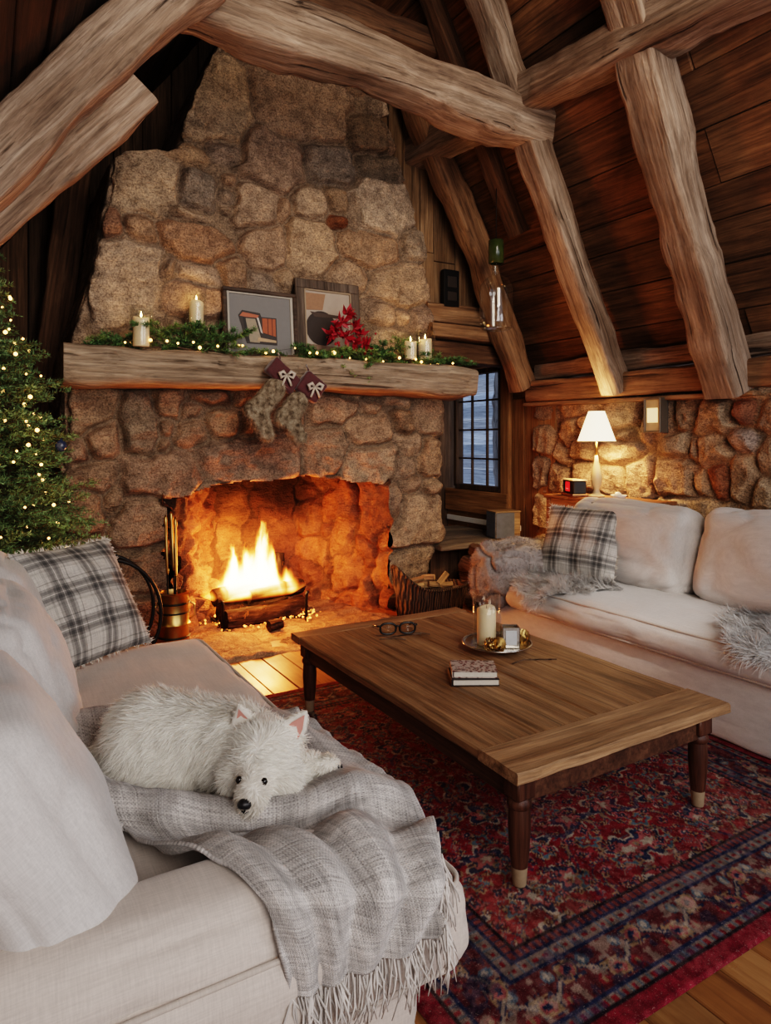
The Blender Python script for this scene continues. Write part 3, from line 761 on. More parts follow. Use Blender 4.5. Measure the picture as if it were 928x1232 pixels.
def sample(o, n, seed=0, mask=None):
    """random points + normals on a mesh object (local space)"""
    me = o.data; nv = len(me.vertices); co = np.zeros(nv*3); me.vertices.foreach_get('co', co); co = co.reshape(-1, 3)
    me.calc_loop_triangles(); nt_ = len(me.loop_triangles); t = np.zeros(nt_*3, int); me.loop_triangles.foreach_get('vertices', t); t = t.reshape(-1, 3)
    A, B, Cc = co[t[:, 0]], co[t[:, 1]], co[t[:, 2]]; n_ = np.cross(B-A, Cc-A); ar = np.linalg.norm(n_, axis=1); n_ = n_/(ar[:, None]+1e-12)
    w = ar.copy()
    if mask is not None: w = w*mask((A+B+Cc)/3, n_)
    r = np.random.default_rng(seed); k = r.choice(nt_, n, p=w/w.sum())
    u = r.uniform(0, 1, (n, 2)); f = u.sum(1) > 1; u[f] = 1-u[f]
    return A[k]+(B[k]-A[k])*u[:, :1]+(Cc[k]-A[k])*u[:, 1:], n_[k]

# ================================================================ left sofa
def sofa_left():
    t = thing('sofa', 'long cream linen sofa at left with the white dog resting on it', 'sofa', (.4, 2.35, 0))
    def put(b, name, m, loc, rot=(0, 0, 0), lab=None, par=None):
        o = b.build(name, m, par or t, label=lab); o.location = Vector(loc)-(Vector(t.location) if par is None else Vector()); o.rotation_euler = rot; return o
    put(cush((.98, 2.36, .26), .03, (.01, 0, 0), 22, 1, .006, 5), 'base', M['linen'], (.37, 2.46, .135), lab='linen skirt reaching the floor')
    # bench seat cushion, T-shaped: main block and front lip past the near arm
    sz = (1.0, 2.24, .20)
    def shape(Y, P):
        k = sstep(-.62, -.75, P[:, 1])*0
        return Y
    seatc = put(cush(sz, .06, (.012, 0, .022), 40, 2, .007, 6), 'seat_cushion', M['linen'], (.465, 2.33, .355), lab='single bench seat cushion with piped edges')
    for z in (.088, -.088):
        s = seam(sz, z, -.0185, .0065, .055).build('piping', M['linen_pipe'], seatc)
    # near arm: low and padded, stops short of the cushion front
    put(cush((.92, .26, .24), .085, (0, .012, .015), 26, 3, .007, 6), 'arm', M['linen'], (.275, 1.375, .425))
    put(cush((.90, .20, .40), .02, (0, .004, 0), 16, 4, .004, 5), 'arm_panel', M['linen'], (.27, 1.385, .205))
    b = MB(); b.tube([(-.17+.03*k, 0, 0) for k in range(30)], .007, 6); put(b, 'piping', M['linen_pipe'], (.0, 1.243, .405))
    put(cush((.62, .24, .50), .08, (0, .01, .01), 18, 5, .006, 6), 'arm', M['linen'], (.10, 3.62, .30))
    put(cush((.24, 2.5, .85), .08, (.01, 0, 0), 20, 6, .006, 5), 'backrest', M['linen'], (-.19, 2.45, .44))
    # loose back cushions
    put(cush((.24, .72, .58), .11, (.06, .02, .03), 28, 7, .011, 5), 'back_cushion', M['linen_white'], (.045, 1.70, .665), (0, -.50, .06), 'plump near back cushion')
    put(cush((.22, .78, .56), .10, (.06, .02, .03), 28, 8, .012, 5), 'back_cushion', M['linen_white'], (.085, 2.50, .69), (0, -.36, .0), 'plump back cushion in the middle of the sofa')
    put(cush((.22, .62, .54), .10, (.05, .02, .02), 24, 9, .010, 5), 'back_cushion', M['linen_white'], (.07, 3.20, .70), (0, -.26, 0))
    return t
sofa_left()

# ================================================================ right sofa
def sofa_right():
    t = thing('sofa', 'pale linen sofa against the right stone wall with rounded back cushions', 'sofa', (3.5, 2.3, 0))
    def put(b, name, m, loc, rot=(0, 0, 0), lab=None, par=None):
        o = b.build(name, m, par or t, label=lab); o.location = Vector(loc)-(Vector(t.location) if par is None else Vector()); o.rotation_euler = rot; return o
    put(cush((.92, 3.0, .34), .03, (.012, 0, 0), 26, 11, .007, 4), 'base', M['linen_white'], (3.50, 2.25, .175), lab='linen skirt reaching the floor')
    sz = (.90, 2.75, .17)
    sc_ = put(cush(sz, .07, (.012, 0, .03), 44, 12, .009, 5), 'seat_cushion', M['linen_white'], (3.43, 2.10, .425))
    seam(sz, -.068, -.022, .0065, .07).build('piping', M['linen_pipe'], sc_); seam(sz, .068, -.022, .0065, .07).build('piping', M['linen_pipe'], sc_)
    put(cush((.95, .30, .62), .11, (0, .01, .01), 26, 13, .008, 5), 'arm', M['linen_white'], (3.50, 3.66, .33))
    put(cush((.22, 3.1, .92), .09, (.01, 0, 0), 22, 14, .006, 4), 'backrest', M['linen_white'], (3.93, 2.25, .47))
    put(cush((.26, .98, .56), .11, (.06, .02, .02), 34, 15, .012, 4.5), 'back_cushion', M['linen_white'], (3.70, 3.02, .755), (0, .22, 0), 'back cushion beside the plaid pillow')
    put(cush((.26, 1.02, .58), .11, (.06, .02, .02), 34, 16, .012, 4.5), 'back_cushion', M['linen_white'], (3.70, 1.98, .765), (0, .22, 0), 'back cushion nearest the camera')
    put(cush((.26, .9, .56), .11, (.06, .02, .02), 24, 17, .010, 5), 'back_cushion', M['linen_white'], (3.70, .98, .755), (0, .22, 0)) 
    return t
sofa_right()

# ================================================================ plaid pillows
def plaid(name):
    m, nt, b = mk(name, (.5, .48, .46), .9); b.inputs['Specular IOR Level'].default_value = .15
    tc = nd(nt, 'TexCoord'); nz = noise(nt, tc.outputs['Object'], 6, 3)
    sp = nd(nt, 'SeparateXYZ', {0: tc.outputs['Object']})
    outs = []
    for ax, ph in ((0, .31), (1, .12)):
        x = mth(nt, 'ADD', mth(nt, 'MULTIPLY', sp.outputs[ax], 1/.165), ph)
        x = mth(nt, 'ADD', x, mth(nt, 'MULTIPLY', nz, .06)); fr = mth(nt, 'FRACT', x)
        outs.append(ramp(nt, fr, [(0, .97), (.08, .72), (.14, .9), (.20, .45), (.27, .20), (.36, .40), (.41, 1.1), (.43, .45), (.48, .22), (.57, .46), (.63, .96), (.72, .90), (.74, .5), (.77, .95)], 'CONSTANT'))
    k = mix(nt, 1.0, outs[0], outs[1], 'MULTIPLY')
    k = mix(nt, .45, k, mix(nt, .5, outs[0], outs[1]))
    s1 = noise(nt, coords(nt, (420, 20, 20)), 1, 3, .7); s2 = noise(nt, coords(nt, (20, 420, 20)), 1, 3, .7)
    tw = mth(nt, 'ADD', mth(nt, 'MULTIPLY', s1, .5), mth(nt, 'MULTIPLY', s2, .5))
    k = mix(nt, .9, k, ramp(nt, tw, [(.33, .55), (.67, 1.4)]), 'MULTIPLY')
    c = mix(nt, 1.0, (.58, .545, .50), k, 'MULTIPLY')
    c = mix(nt, .25, c, mix(nt, k, (.05, .055, .075), (.58, .545, .50)))
    nt.links.new(c, b.inputs['Base Color']); bump(nt, b, tw, .3, .004)
    return m
M['plaid'] = plaid('grey_plaid_cloth')
M['fringe'] = plain('frayed_cream', (.60, .53, .46), .9, 0, .2, 60)
def pillow(BL, BR, TL, thick, label, seed, m, fr=True, group=None, bend=.0):
    BL, BR, TL = Vector(BL), Vector(BR), Vector(TL)
    u = BR-BL; v = TL-BL; W, H = u.length, v.length; u.normalize(); v = (v-u*v.dot(u)).normalized(); n = u.cross(v)
    N = 56; s = np.linspace(-1, 1, N); S, T = np.meshgrid(s, s, indexing='ij')
    X = S*W/2*(1-.055*(1-T**2)); Y = T*H/2*(1-.055*(1-S**2))
    prof = np.clip((1-S**4)*(1-T**4), 0, 1)**.55*(.55+.45*(1-S**2)*(1-T**2))
    wr = fbm(np.stack([X*9, Y*9, X*0+seed], -1), seed, 3)*.010*prof
    rad = np.exp(-np.abs(np.sin(np.arctan2(T, S)*6+seed+vn(np.stack([S, T], -1)*2, seed)*2))*5)*.012*(np.maximum(abs(S), abs(T))**3)*prof
    Z = prof*thick/2+wr-rad; Zb = -prof*thick/2+wr
    b = MB(); b.grid(np.stack([X, Y, Z], -1)); k = len(b.F); b.grid(np.stack([X, Y, Zb], -1)); b.F[k:] = [f[::-1] for f in b.F[k:]]
    b.F = [f[::-1] for f in b.F]
    if True:
        G = np.stack([X, Y, Z], -1)
    o = b.build('throw_pillow', m)
    # flip check not needed: both sides are built
    c = (BL+(BR-BL)/2)+(TL-BL)/2
    o.matrix_world = Matrix.Translation(c) @ Matrix((u, v, n)).transposed().to_4x4()
    tag(o, label, 'pillow', group)
    if fr:
        pts = []; dr = []
        for i in range(420):
            e = i % 4; a = random.uniform(-1, 1)
            sx, sy = [(a, -1), (a, 1), (-1, a), (1, a)][e]
            pts.append((sx*W/2*(1-.055*(1-sy**2)), sy*H/2*(1-.055*(1-sx**2)), 0)); dr.append([(0, -1, 0), (0, 1, 0), (-1, 0, 0), (1, 0, 0)][e])
        P = np.array(pts); D = np.array(dr, float)
        strands(P-D*.004, np.tile((0, 0, 1.), (len(P), 1)), D, .022, .006, M['fringe'], 'fringe', o, 2, .4, 0, seed, jit=.5)
    return o
pillow((.27, 3.10, .47), (.72, 3.42, .47), (.08, 3.32, .96), .20, 'grey and cream plaid pillow leaning at the far end of the left sofa', 3, M['plaid'])
pillow((3.30, 3.50, .52), (3.43, 2.93, .52), (3.50, 3.56, .99), .17, 'grey and cream plaid pillow on the right sofa beside the fuzzy grey throw', 5, M['plaid'])
pillow((3.50, 3.30, .56), (3.56, 2.86, .56), (3.66, 3.33, 1.02), .13, 'second plaid pillow mostly hidden behind the plaid pillow on the right sofa', 6, M['plaid'], fr=False)

# ================================================================ coffee table
M['tabletop'] = wood('table_planks', (.11, .052, .024), (.29, .155, .075), (.43, .26, .14), axis=1, crack=.5, patch=.5, patchcol=(.10, .055, .025), rough=.5, bmp=.3)
M['tabletop_x'] = wood('table_cleat', (.12, .06, .028), (.31, .175, .09), (.46, .29, .165), axis=0, crack=.4, patch=.4, patchcol=(.11, .06, .03), rough=.5, bmp=.3)
M['mahog'] = wood('dark_mahogany', (.028, .010, .006), (.075, .028, .016), (.13, .055, .03), axis=2, crack=.2, patch=.3, rough=.42, bmp=.15)
M['apron'] = wood('dark_apron', (.03, .012, .007), (.085, .036, .02), (.15, .07, .038), axis=1, crack=.2, patch=.3, rough=.5, bmp=.15)
M['worn'] = plain('worn_foot', (.30, .21, .13), .6, 0, .3, 40)
def coffee_table():
    t = thing('coffee_table', 'low antique wooden coffee table with worn plank top on the red rug', 'table', (1.995, 2.51, 0))
    x0, x1, y0, y1, zt = 1.44-1.995, 2.545-1.995, 1.60-2.51, 3.42-2.51, .406
    rs = random.Random(3)
    def edge_noise(b, amp=.004, seed=1):
        V = np.array(b.V); V += np.stack([fbm(V*9, seed), fbm(V*9+7, seed+1), fbm(V*9+13, seed+2)*.4], -1)*amp; b.V = V.tolist()
    def slab(x0, x1, y0, y1, z0, z1, along, seed, col, n=40):
        b = MB(); 
        L = (y1-y0) if along == 1 else (x1-x0); W = (x1-x0) if along == 1 else (y1-y0); k = []
        for c_, s_ in ((-1, -1), (1, -1), (1, 1), (-1, 1)): pass
        ring = [(-W/2+.004, z0), (-W/2, z0+.004), (-W/2, z1-.006), (-W/2+.006, z1)]+[(-W/2+W*q/8, z1) for q in range(1, 8)]+[(W/2-.006, z1), (W/2, z1-.006), (W/2, z0+.004), (W/2-.004, z0)]
        G = np.zeros((n, len(ring), 3))
        for i in range(n):
            a = -L/2+L*i/(n-1)
            for j, (w_, z_) in enumerate(ring):
                G[i, j] = (w_, a, z_) if along == 1 else (a, w_, z_)
        G += np.array(((x0+x1)/2, (y0+y1)/2, 0))
        e = np.stack([fbm(G*8+seed, seed, 3), fbm(G*8+seed+9, seed, 3), fbm(G*5+seed+3, seed, 3)*.35], -1)*.0045
        b.grid(G+e, col, wrap=True); m = len(ring)
        b.F += [tuple(range(m)), tuple(range((n-1)*m, n*m))[::-1]]; b.MI += [0, 0]
        if along == 0: b.F = [f[::-1] for f in b.F]
        b.F = [f[::-1] for f in b.F]
        return b
    top = MB(); ws = [.26, .31, .24, .295]; x = x0
    for i, w in enumerate(ws):
        s = slab(x+.0005, x+w-.0005, y0+.20, y1-.12, zt-.036, zt-.0012*(i % 2), 1, i+1, (rs.uniform(.85, 1.12),)*3); top.add(s.V, s.F, s.K); x += w
    o = top.build('tabletop', M['tabletop'], t, angle=40, label='worn honey-brown plank top')
    c1 = slab(x0-.004, x1+.004, y0, y0+.199, zt-.037, zt+.001, 0, 11, (1.08,)*3); c1.build('end_board', M['tabletop_x'], t, angle=40)
    c1 = slab(x0-.002, x1+.002, y1-.119, y1, zt-.037, zt, 0, 12, (.95,)*3); c1.build('end_board', M['tabletop_x'], t, angle=40)
    ax0, ax1, ay0, ay1 = x0+.045, x1-.115, y0+.05, y1-.12
    for (c, d) in (((ax0, (ay0+ay1)/2, .325), (.026, ay1-ay0, .085)), ((ax1, (ay0+ay1)/2, .325), (.026, ay1-ay0, .085)), (((ax0+ax1)/2, ay0, .325), (ax1-ax0, .026, .085)), (((ax0+ax1)/2, ay1, .325), (ax1-ax0, .026, .085))):
        b = MB(); b.box(c, d, None, .004); b.build('apron', M['apron'], t, smooth=False)
    for lx in (ax0+.008, ax1-.008):
        for ly in (ay0+.008, ay1-.008):
            b = MB(); b.box((0, 0, .335), (.078, .078, .07), None, .006)
            prof = [(.033, .30), (.040, .288), (.041, .275), (.034, .265), (.036, .245), (.037, .20), (.032, .12), (.027, .075)]
            b.lathe(prof[::-1], 16)
            l = b.build('leg', M['mahog'], t, angle=40); l.location = (lx, ly, 0)
            f = MB(); f.lathe([(.021, 0.013), (.0225, .018), (.027, .075), (.0272, .078)], 16); f.build('foot', M['worn'], l, label='worn pale foot')
    return t
coffee_table()

# ================================================================ rug
def rug():
    x0, x1, y0, y1 = .95, 3.06, 1.12, 3.63; s = .0062
    xs = np.arange(x0, x1+s/2, s); ys = np.arange(y0, y1+s/2, s); X, Y = np.meshgrid(xs, ys)
    P = np.stack([X, Y], -1).reshape(-1, 2); nx, ny = len(xs), len(ys)
    dx = np.minimum(P[:, 0]-x0, x1-P[:, 0]); dy = np.minimum(P[:, 1]-y0, y1-P[:, 1]); d = np.minimum(dx, dy)
    along = np.where(dx < dy, P[:, 1], P[:, 0])
    RED, DRED, NAVY, CREAM, TEAL, TAN, PINK, BLK = [np.array(c) for c in ((.22, .016, .026), (.10, .010, .016), (.022, .030, .075), (.40, .33, .26), (.09, .14, .18), (.30, .19, .11), (.34, .10, .10), (.022, .012, .018))]
    n1 = fbm(P*9, 3, 4); n2 = fbm(P*26, 5, 3); n3 = fbm(P*60, 9, 2)
    col = np.tile(RED, (len(P), 1))*(1+.25*n1[:, None])
    def put(mask, c, a=1.0):
        nonlocal col
        mk_ = np.clip(mask, 0, 1)[:, None]*a; col = col*(1-mk_)+c*mk_
    # field: mirrored floral scrolls
    cx, cy = (x0+x1)/2, (y0+y1)/2
    q = np.abs(P-np.array((cx, cy))); w = q+.03*np.stack([fbm(q*6, 1, 2), fbm(q*6+9, 2, 2)], -1)
    def flowers(Q, cell, seed, petals, r0, c1, c2, c3):
        g = Q/cell; i = np.floor(g); f = g-i-.5
        jx = _h(i[:, 0].astype(np.int64), i[:, 1].astype(np.int64), np.zeros(len(i), np.int64), seed)-.5; jy = _h(i[:, 0].astype(np.int64), i[:, 1].astype(np.int64), np.ones(len(i), np.int64), seed)-.5
        f = f-np.stack([jx, jy], -1)*.35; r = np.hypot(f[:, 0], f[:, 1]); a = np.arctan2(f[:, 1], f[:, 0])
        R = r0*(.78+.22*np.cos(petals*a+jx*6))
        put(r < R*1.18, c3); put(r < R, c1); put(r < R*.62, c2); put(r < R*.3, c3); put(r < R*.15, CREAM)
        return r
    v1 = np.abs(np.sin(w[:, 0]*21+2.2*np.sin(w[:, 1]*13))*np.cos(w[:, 1]*17+2*np.sin(w[:, 0]*15)))
    put((v1 < .075), NAVY, .8); put((v1 < .03), TAN, .8)
    v2 = np.abs(np.sin(w[:, 0]*38+3*np.sin(w[:, 1]*25)+1)+np.cos(w[:, 1]*34+2.5*np.sin(w[:, 0]*27)))
    put((v2 < .09)*(n1 > -.3), CREAM, .45); put(((v2 > .35) & (v2 < .5))*(n2 > .1), TEAL, .6)
    flowers(w+.02, .23, 11, 6, .34, NAVY, PINK, CREAM); flowers(w+.11, .165, 12, 5, .27, TEAL, RED, TAN); flowers(w*1.0+.07, .105, 14, 4, .26, PINK, NAVY, DRED); flowers(w+.03, .07, 18, 4, .22, TAN, DRED, NAVY)
    med = np.hypot(q[:, 0]/.42, q[:, 1]/.6)+.10*np.cos(8*np.arctan2(q[:, 1], q[:, 0])); put((med < 1.0)*(n2 > -.3), DRED, .35); put((np.abs(med-1) < .018)*(n2 > -.2), NAVY, .7)
    # corner pieces
    cr = np.hypot((.72-q[:, 0])/.42, (.92-q[:, 1])/.42); cr = cr+.09*np.cos(9*np.arctan2(.92-q[:, 1], .72-q[:, 0])); put((np.abs(cr-1) < .022)*(n2 > -.3), NAVY, .7); put(cr < .93, TAN, .10)
    # borders
    B = d < .335; put(B, DRED*1.3); 
    bw = (d > .10) & (d < .25); put(bw, np.array((.12, .025, .03)))
    aw = along*1.0; vine = np.abs((d-.175)-.035*np.sin(aw*24)); put(bw*(vine < .006), CREAM, .7); put(bw*((vine > .006) & (vine < .011)), NAVY)
    al = np.stack([along, d], -1)
    g = (np.mod(along, .13)-.065); rr = np.hypot(g, d-.175+.035*np.sin(aw*24)*-1); 
    R = .042*(.8+.2*np.cos(6*np.arctan2(d-.175, g))); put(bw*(rr < R*1.15), NAVY); put(bw*(rr < R), TAN); put(bw*(rr < R*.65), PINK); put(bw*(rr < R*.35), NAVY)
    g2 = (np.mod(along+.065, .13)-.065); r2 = np.hypot(g2*1.2, d-.215); put(bw*(r2 < .022), TEAL, .9); put(bw*(r2 < .011), CREAM, .8); r3 = np.hypot(g2*1.2, d-.13); put(bw*(r3 < .02), RED, .9); put(bw*(r3 < .009), TAN, .9)
    put(bw*(n2 > .45), CREAM*.8, .5); put(bw*(n2 < -.5), NAVY, .6)
    for (a, c_) in ((.056, BLK), (.098, NAVY), (.252, NAVY), (.30, NAVY), (.335, BLK)): put(np.abs(d-a) < .006, c_)
    for (lo, hi) in ((.062, .092), (.258, .294)):
        m_ = (d > lo) & (d < hi); put(m_, np.array((.24, .19, .16)), .85); z = np.mod(along*26+np.where(lo > .2, .3, 0), 1); put(m_*(np.abs(z-.5) < .2)*(np.abs(d-(lo+hi)/2) < .009), RED); put(m_*(np.abs(z-.02) < .12), TEAL, .8); put(m_*(n2 > .25), NAVY, .6)
    m_ = (d > .306) & (d < .33); put(m_, np.array((.20, .05, .045))); put(m_*(np.mod(along*40, 1) < .4), NAVY, .8)
    put(d < .05, np.array((.20, .016, .03)))
    wear = fbm(P*3.5, 21, 3); put(np.clip(.5+wear*.5, 0, 1)*(n3 > -.1), np.array((.26, .17, .14)), .22)
    fl = n3[:, None]*.35+n2[:, None]*.2; col = np.clip(col*(1+fl)*np.array((.80, .82, .82)), .003, 1)
    Z = .011+.0012*fbm(P*8, 2, 3)+.0006*n3; Z = np.where(d < .004, .002, Z)
    V = np.stack([P[:, 0], P[:, 1], Z], -1); idx = np.arange(len(P)).reshape(ny, nx)
    q4 = np.stack([idx[:-1, :-1], idx[:-1, 1:], idx[1:, 1:], idx[1:, :-1]], -1).reshape(-1, 4)
    m, nt, b = mk('rug_wool', (.2, .02, .03), .95); b.inputs['Specular IOR Level'].default_value = .1
    v = coords(nt); yn = noise(nt, v, 420, 3, .7); sp = noise(nt, v, 150, 3, .7)
    c = mix(nt, 1.0, attr(nt), ramp(nt, yn, [(.3, .5), (.7, 1.6)]), 'MULTIPLY')
    c = mix(nt, ramp(nt, sp, [(.60, 0), (.68, .35)]), c, (.42, .35, .30)); c = mix(nt, ramp(nt, sp, [(.30, .5), (.38, 0)]), c, (.03, .02, .035))
    nt.links.new(c, b.inputs['Base Color']); bump(nt, b, yn, .5, .006)
    o = link('rug', mesh_np('rug', V, q4, col), m); tag(o, 'worn red and navy Persian rug with patterned borders under the coffee table', 'rug')
rug()
# ================================================================ smooth solids from distance fields
def sdf_mesh(f, lo, hi, h):
    """surface nets of f(P)<0 on a grid of step h -> verts, quads"""
    lo, hi = np.array(lo, float), np.array(hi, float); n = np.ceil((hi-lo)/h).astype(int)+1
    ax = [lo[k]+h*np.arange(n[k]) for k in range(3)]
    D = f(np.stack(np.meshgrid(*ax, indexing='ij'), -1).reshape(-1, 3)).reshape(n)
    s = D < 0
    cs = sum(s[a:n[0]-1+a, b:n[1]-1+b, c:n[2]-1+c].astype(int) for a in (0, 1) for b in (0, 1) for c in (0, 1))
    act = (cs > 0) & (cs < 8); idx = -np.ones(act.shape, int); cells = np.argwhere(act); idx[act] = np.arange(len(cells))
    acc = np.zeros((len(cells), 3)); cnt = np.zeros(len(cells)); I, J, K = cells.T
    for axis in range(3):
        for u in (0, 1):
            for v in (0, 1):
                o = [0, 0, 0]; o[(axis+1) % 3] = u; o[(axis+2) % 3] = v; e = list(o); e[axis] = 1
                d0 = D[I+o[0], J+o[1], K+o[2]]; d1 = D[I+e[0], J+e[1], K+e[2]]
                cr = (d0 < 0) != (d1 < 0); t = np.where(cr, d0/np.where(cr, d0-d1, 1), 0)
                p = np.tile(np.array(o, float), (len(cells), 1)); p[:, axis] += t
                acc[cr] += p[cr]; cnt[cr] += 1
    V = lo+(cells+acc/np.maximum(cnt, 1)[:, None])*h; F = []
    for axis in range(3):
        a1, a2 = (axis+1) % 3, (axis+2) % 3
        sl0 = [slice(1, n[k]-1) for k in range(3)]; sl0[axis] = slice(0, n[axis]-1); sl1 = list(sl0); sl1[axis] = slice(1, n[axis])
        A, B_ = s[tuple(sl0)], s[tuple(sl1)]; e = np.argwhere(A != B_); off = np.ones(3, int); off[axis] = 0; e = e+off
        fl = s[e[:, 0], e[:, 1], e[:, 2]]
        def g(u, v):
            q = e.copy(); q[:, a1] -= u; q[:, a2] -= v; return idx[q[:, 0], q[:, 1], q[:, 2]]
        Q = np.stack([g(1, 1), g(0, 1), g(0, 0), g(1, 0)], -1); Q[~fl] = Q[~fl][:, ::-1]; F.append(Q)
    F = np.concatenate(F); F = F[(F >= 0).all(1)]
    return V, F
def cap(P, a, b, r0, r1):
    a, b = np.array(a, float), np.array(b, float); d = b-a; t = np.clip((P-a) @ d/(d @ d+1e-12), 0, 1)
    return np.linalg.norm(P-(a+t[:, None]*d), axis=1)-(r0+(r1-r0)*t)
def ell(P, c, r, R=None):
    q = P-np.array(c, float)
    if R is not None: q = q @ np.array(R)
    r = np.array(r, float); k = np.linalg.norm(q/r, axis=1); k2 = np.linalg.norm(q/(r*r), axis=1)
    return k*(k-1)/np.maximum(k2, 1e-9)
def smin(a, b, k): 
    h = np.clip(.5+.5*(b-a)/k, 0, 1); return b+(a-b)*h-k*h*(1-h)

# ================================================================ common materials
M['bark'] = wood('log_bark', (.05, .03, .02), (.16, .10, .065), (.30, .21, .15), crack=.8, patch=.4, rough=.9, bmp=.9)
M['cut'] = wood('split_wood', (.24, .13, .06), (.42, .26, .13), (.58, .40, .23), crack=.4, patch=.2, rough=.85, bmp=.5)
M['iron'] = plain('black_iron', (.018, .016, .015), .5, .6, .2, 40)
M['brass'] = plain('aged_brass', (.50, .31, .11), .32, 1.0, .25, 25)
M['silver'] = plain('old_silver', (.55, .52, .48), .25, 1.0, .15, 25)
M['wax'] = plain('candle_wax', (.86, .67, .45), .55, 0, .05, 12, .05, **{'Subsurface Weight': .3, 'Subsurface Radius': (.05, .03, .015)})
M['wick'] = plain('wick', (.03, .025, .02), .9)
M['flame'] = emit('candle_flame', (1, .62, .22), 35)
M['bulb'] = emit('fairy_bulb', (1, .50, .15), 9)
M['needle'] = None
def needle_mat(name, c0, c1):
    m, nt, b = mk(name, c0, .55); b.inputs['Specular IOR Level'].default_value = .35
    c = mix(nt, 1.0, (1, 1, 1), attr(nt), 'MULTIPLY'); nt.links.new(c, b.inputs['Base Color']); return m
M['needle'] = needle_mat('fir_needles', (.05, .1, .04), (.1, .18, .06))
def charred():
    m, nt, b = mk('charred_log', (.05, .03, .02), .9); b.inputs['Specular IOR Level'].default_value = .05; v = coords(nt, (3, 12, 12)); n = noise(nt, v, 2, 7, .7, .5); n2 = noise(nt, coords(nt), 9, 5)
    c = ramp(nt, n, [(.35, (.012, .008, .007)), (.55, (.05, .03, .02)), (.72, (.14, .09, .065))])
    nt.links.new(c, b.inputs['Base Color']); bump(nt, b, n, .5, .02)
    e = ramp(nt, n2, [(.64, 0), (.74, 1)]); nt.links.new(mth(nt, 'MULTIPLY', e, 1.2), b.inputs['Emission Strength']); b.inputs['Emission Color'].default_value = (1, .22, .03, 1)
    return m
M['char'] = charred()

# ================================================================ fire: logs, grate, flames
def log(name, p0, p1, r, m, label, group, seed, cat='log', flat=False, ends=None):
    p0, p1 = Vector(p0), Vector(p1); L = (p1-p0).length; n = 26; k = 20
    t = np.linspace(0, 1, n); a = np.linspace(0, 2*PI, k, endpoint=False); T, A = np.meshgrid(t, a, indexing='ij')
    rr = r*(1+.10*np.sin(A*3+seed)+.05*np.sin(A*7+seed*2))
    if flat: rr = r*np.minimum(1.0, .52/np.maximum(np.abs(np.cos(A+seed)), .3))
    G = np.stack([T*L, np.cos(A)*rr, np.sin(A)*rr], -1)
    N = G*np.array((0, 1, 1)); N /= np.linalg.norm(N, axis=-1, keepdims=True)
    G = G+N*(fbm(G*np.array((8, 22, 22))+seed*3, seed, 3)*r*.16)[..., None]
    G[..., 1] += np.sin(T*PI)*r*.25*math.sin(seed*1.7); G[..., 2] += np.sin(T*PI)*r*.15*math.cos(seed)
    b = MB(); b.grid(G, wrap=True); b.F = [f[::-1] for f in b.F]
    b.mi = 1
    for row, rev in ((0, False), (n-1, True)):
        c = len(b.V); b.add([tuple(G[row].mean(0))], []); 
        b.F += [((row*k+j, row*k+(j+1) % k, c) if not rev else (row*k+(j+1) % k, row*k+j, c)) for j in range(k)]; b.MI += [1]*k
    o = b.build(name, [m, ends or m], angle=50)
    x = (p1-p0).normalized(); y = Vector((0, 0, 1)).cross(x); y = y.normalized() if y.length > .05 else Vector((0, 1, 0)); z = x.cross(y)
    o.matrix_world = Matrix.Translation(p0) @ Matrix((x, y, z)).transposed().to_4x4()
    return tag(o, label, cat, group)
G1 = 'burning logs in the fireplace'
log('fire_log', (1.56, 4.99, .10), (2.27, 5.14, .095), .07, M['char'], 'long charred log lying lowest at the front of the fire', G1, 3)
log('fire_log', (1.60, 5.22, .10), (2.18, 5.34, .10), .08, M['char'], 'charred log at the back of the fire, behind the front log', G1, 4)
log('fire_log', (1.52, 5.12, .24), (1.88, 5.2, .27), .062, M['char'], 'short burning log lying on top at the left of the fire', G1, 5)
log('fire_log', (1.80, 5.13, .225), (2.28, 5.18, .245), .058, M['char'], 'charred log lying on top at the right of the fire', G1, 6)
log('fire_log', (2.10, 5.42, .12), (2.15, 5.50, .48), .095, M['char'], 'stubby log standing upright behind the flames', G1, 7)
log('fire_log', (1.84, 4.80, .055), (1.95, 4.82, .06), .038, M['char'], 'small charred stump in front of the fire on the hearth', G1, 8)
g = thing('fire_grate', 'low black iron grate under the burning logs', 'grate', (1.88, 5.18, 0))
b = MB()
for k in range(6): b.tube([(-.32+.128*k, -.18, .035), (-.32+.128*k, .2, .035)], .012, 8)
b.tube([(-.36, -.14, .03), (.36, -.14, .03)], .012); b.tube([(-.36, .16, .03), (.36, .16, .03)], .012)
b.build('bars', M['iron'], g)
for x in (-.34, .34): 
    b = MB(); b.tube([(x, -.22, .015), (x, -.22, .22), (x*1.02, -.235, .25)], .013, 8); b.build('post', M['iron'], g)
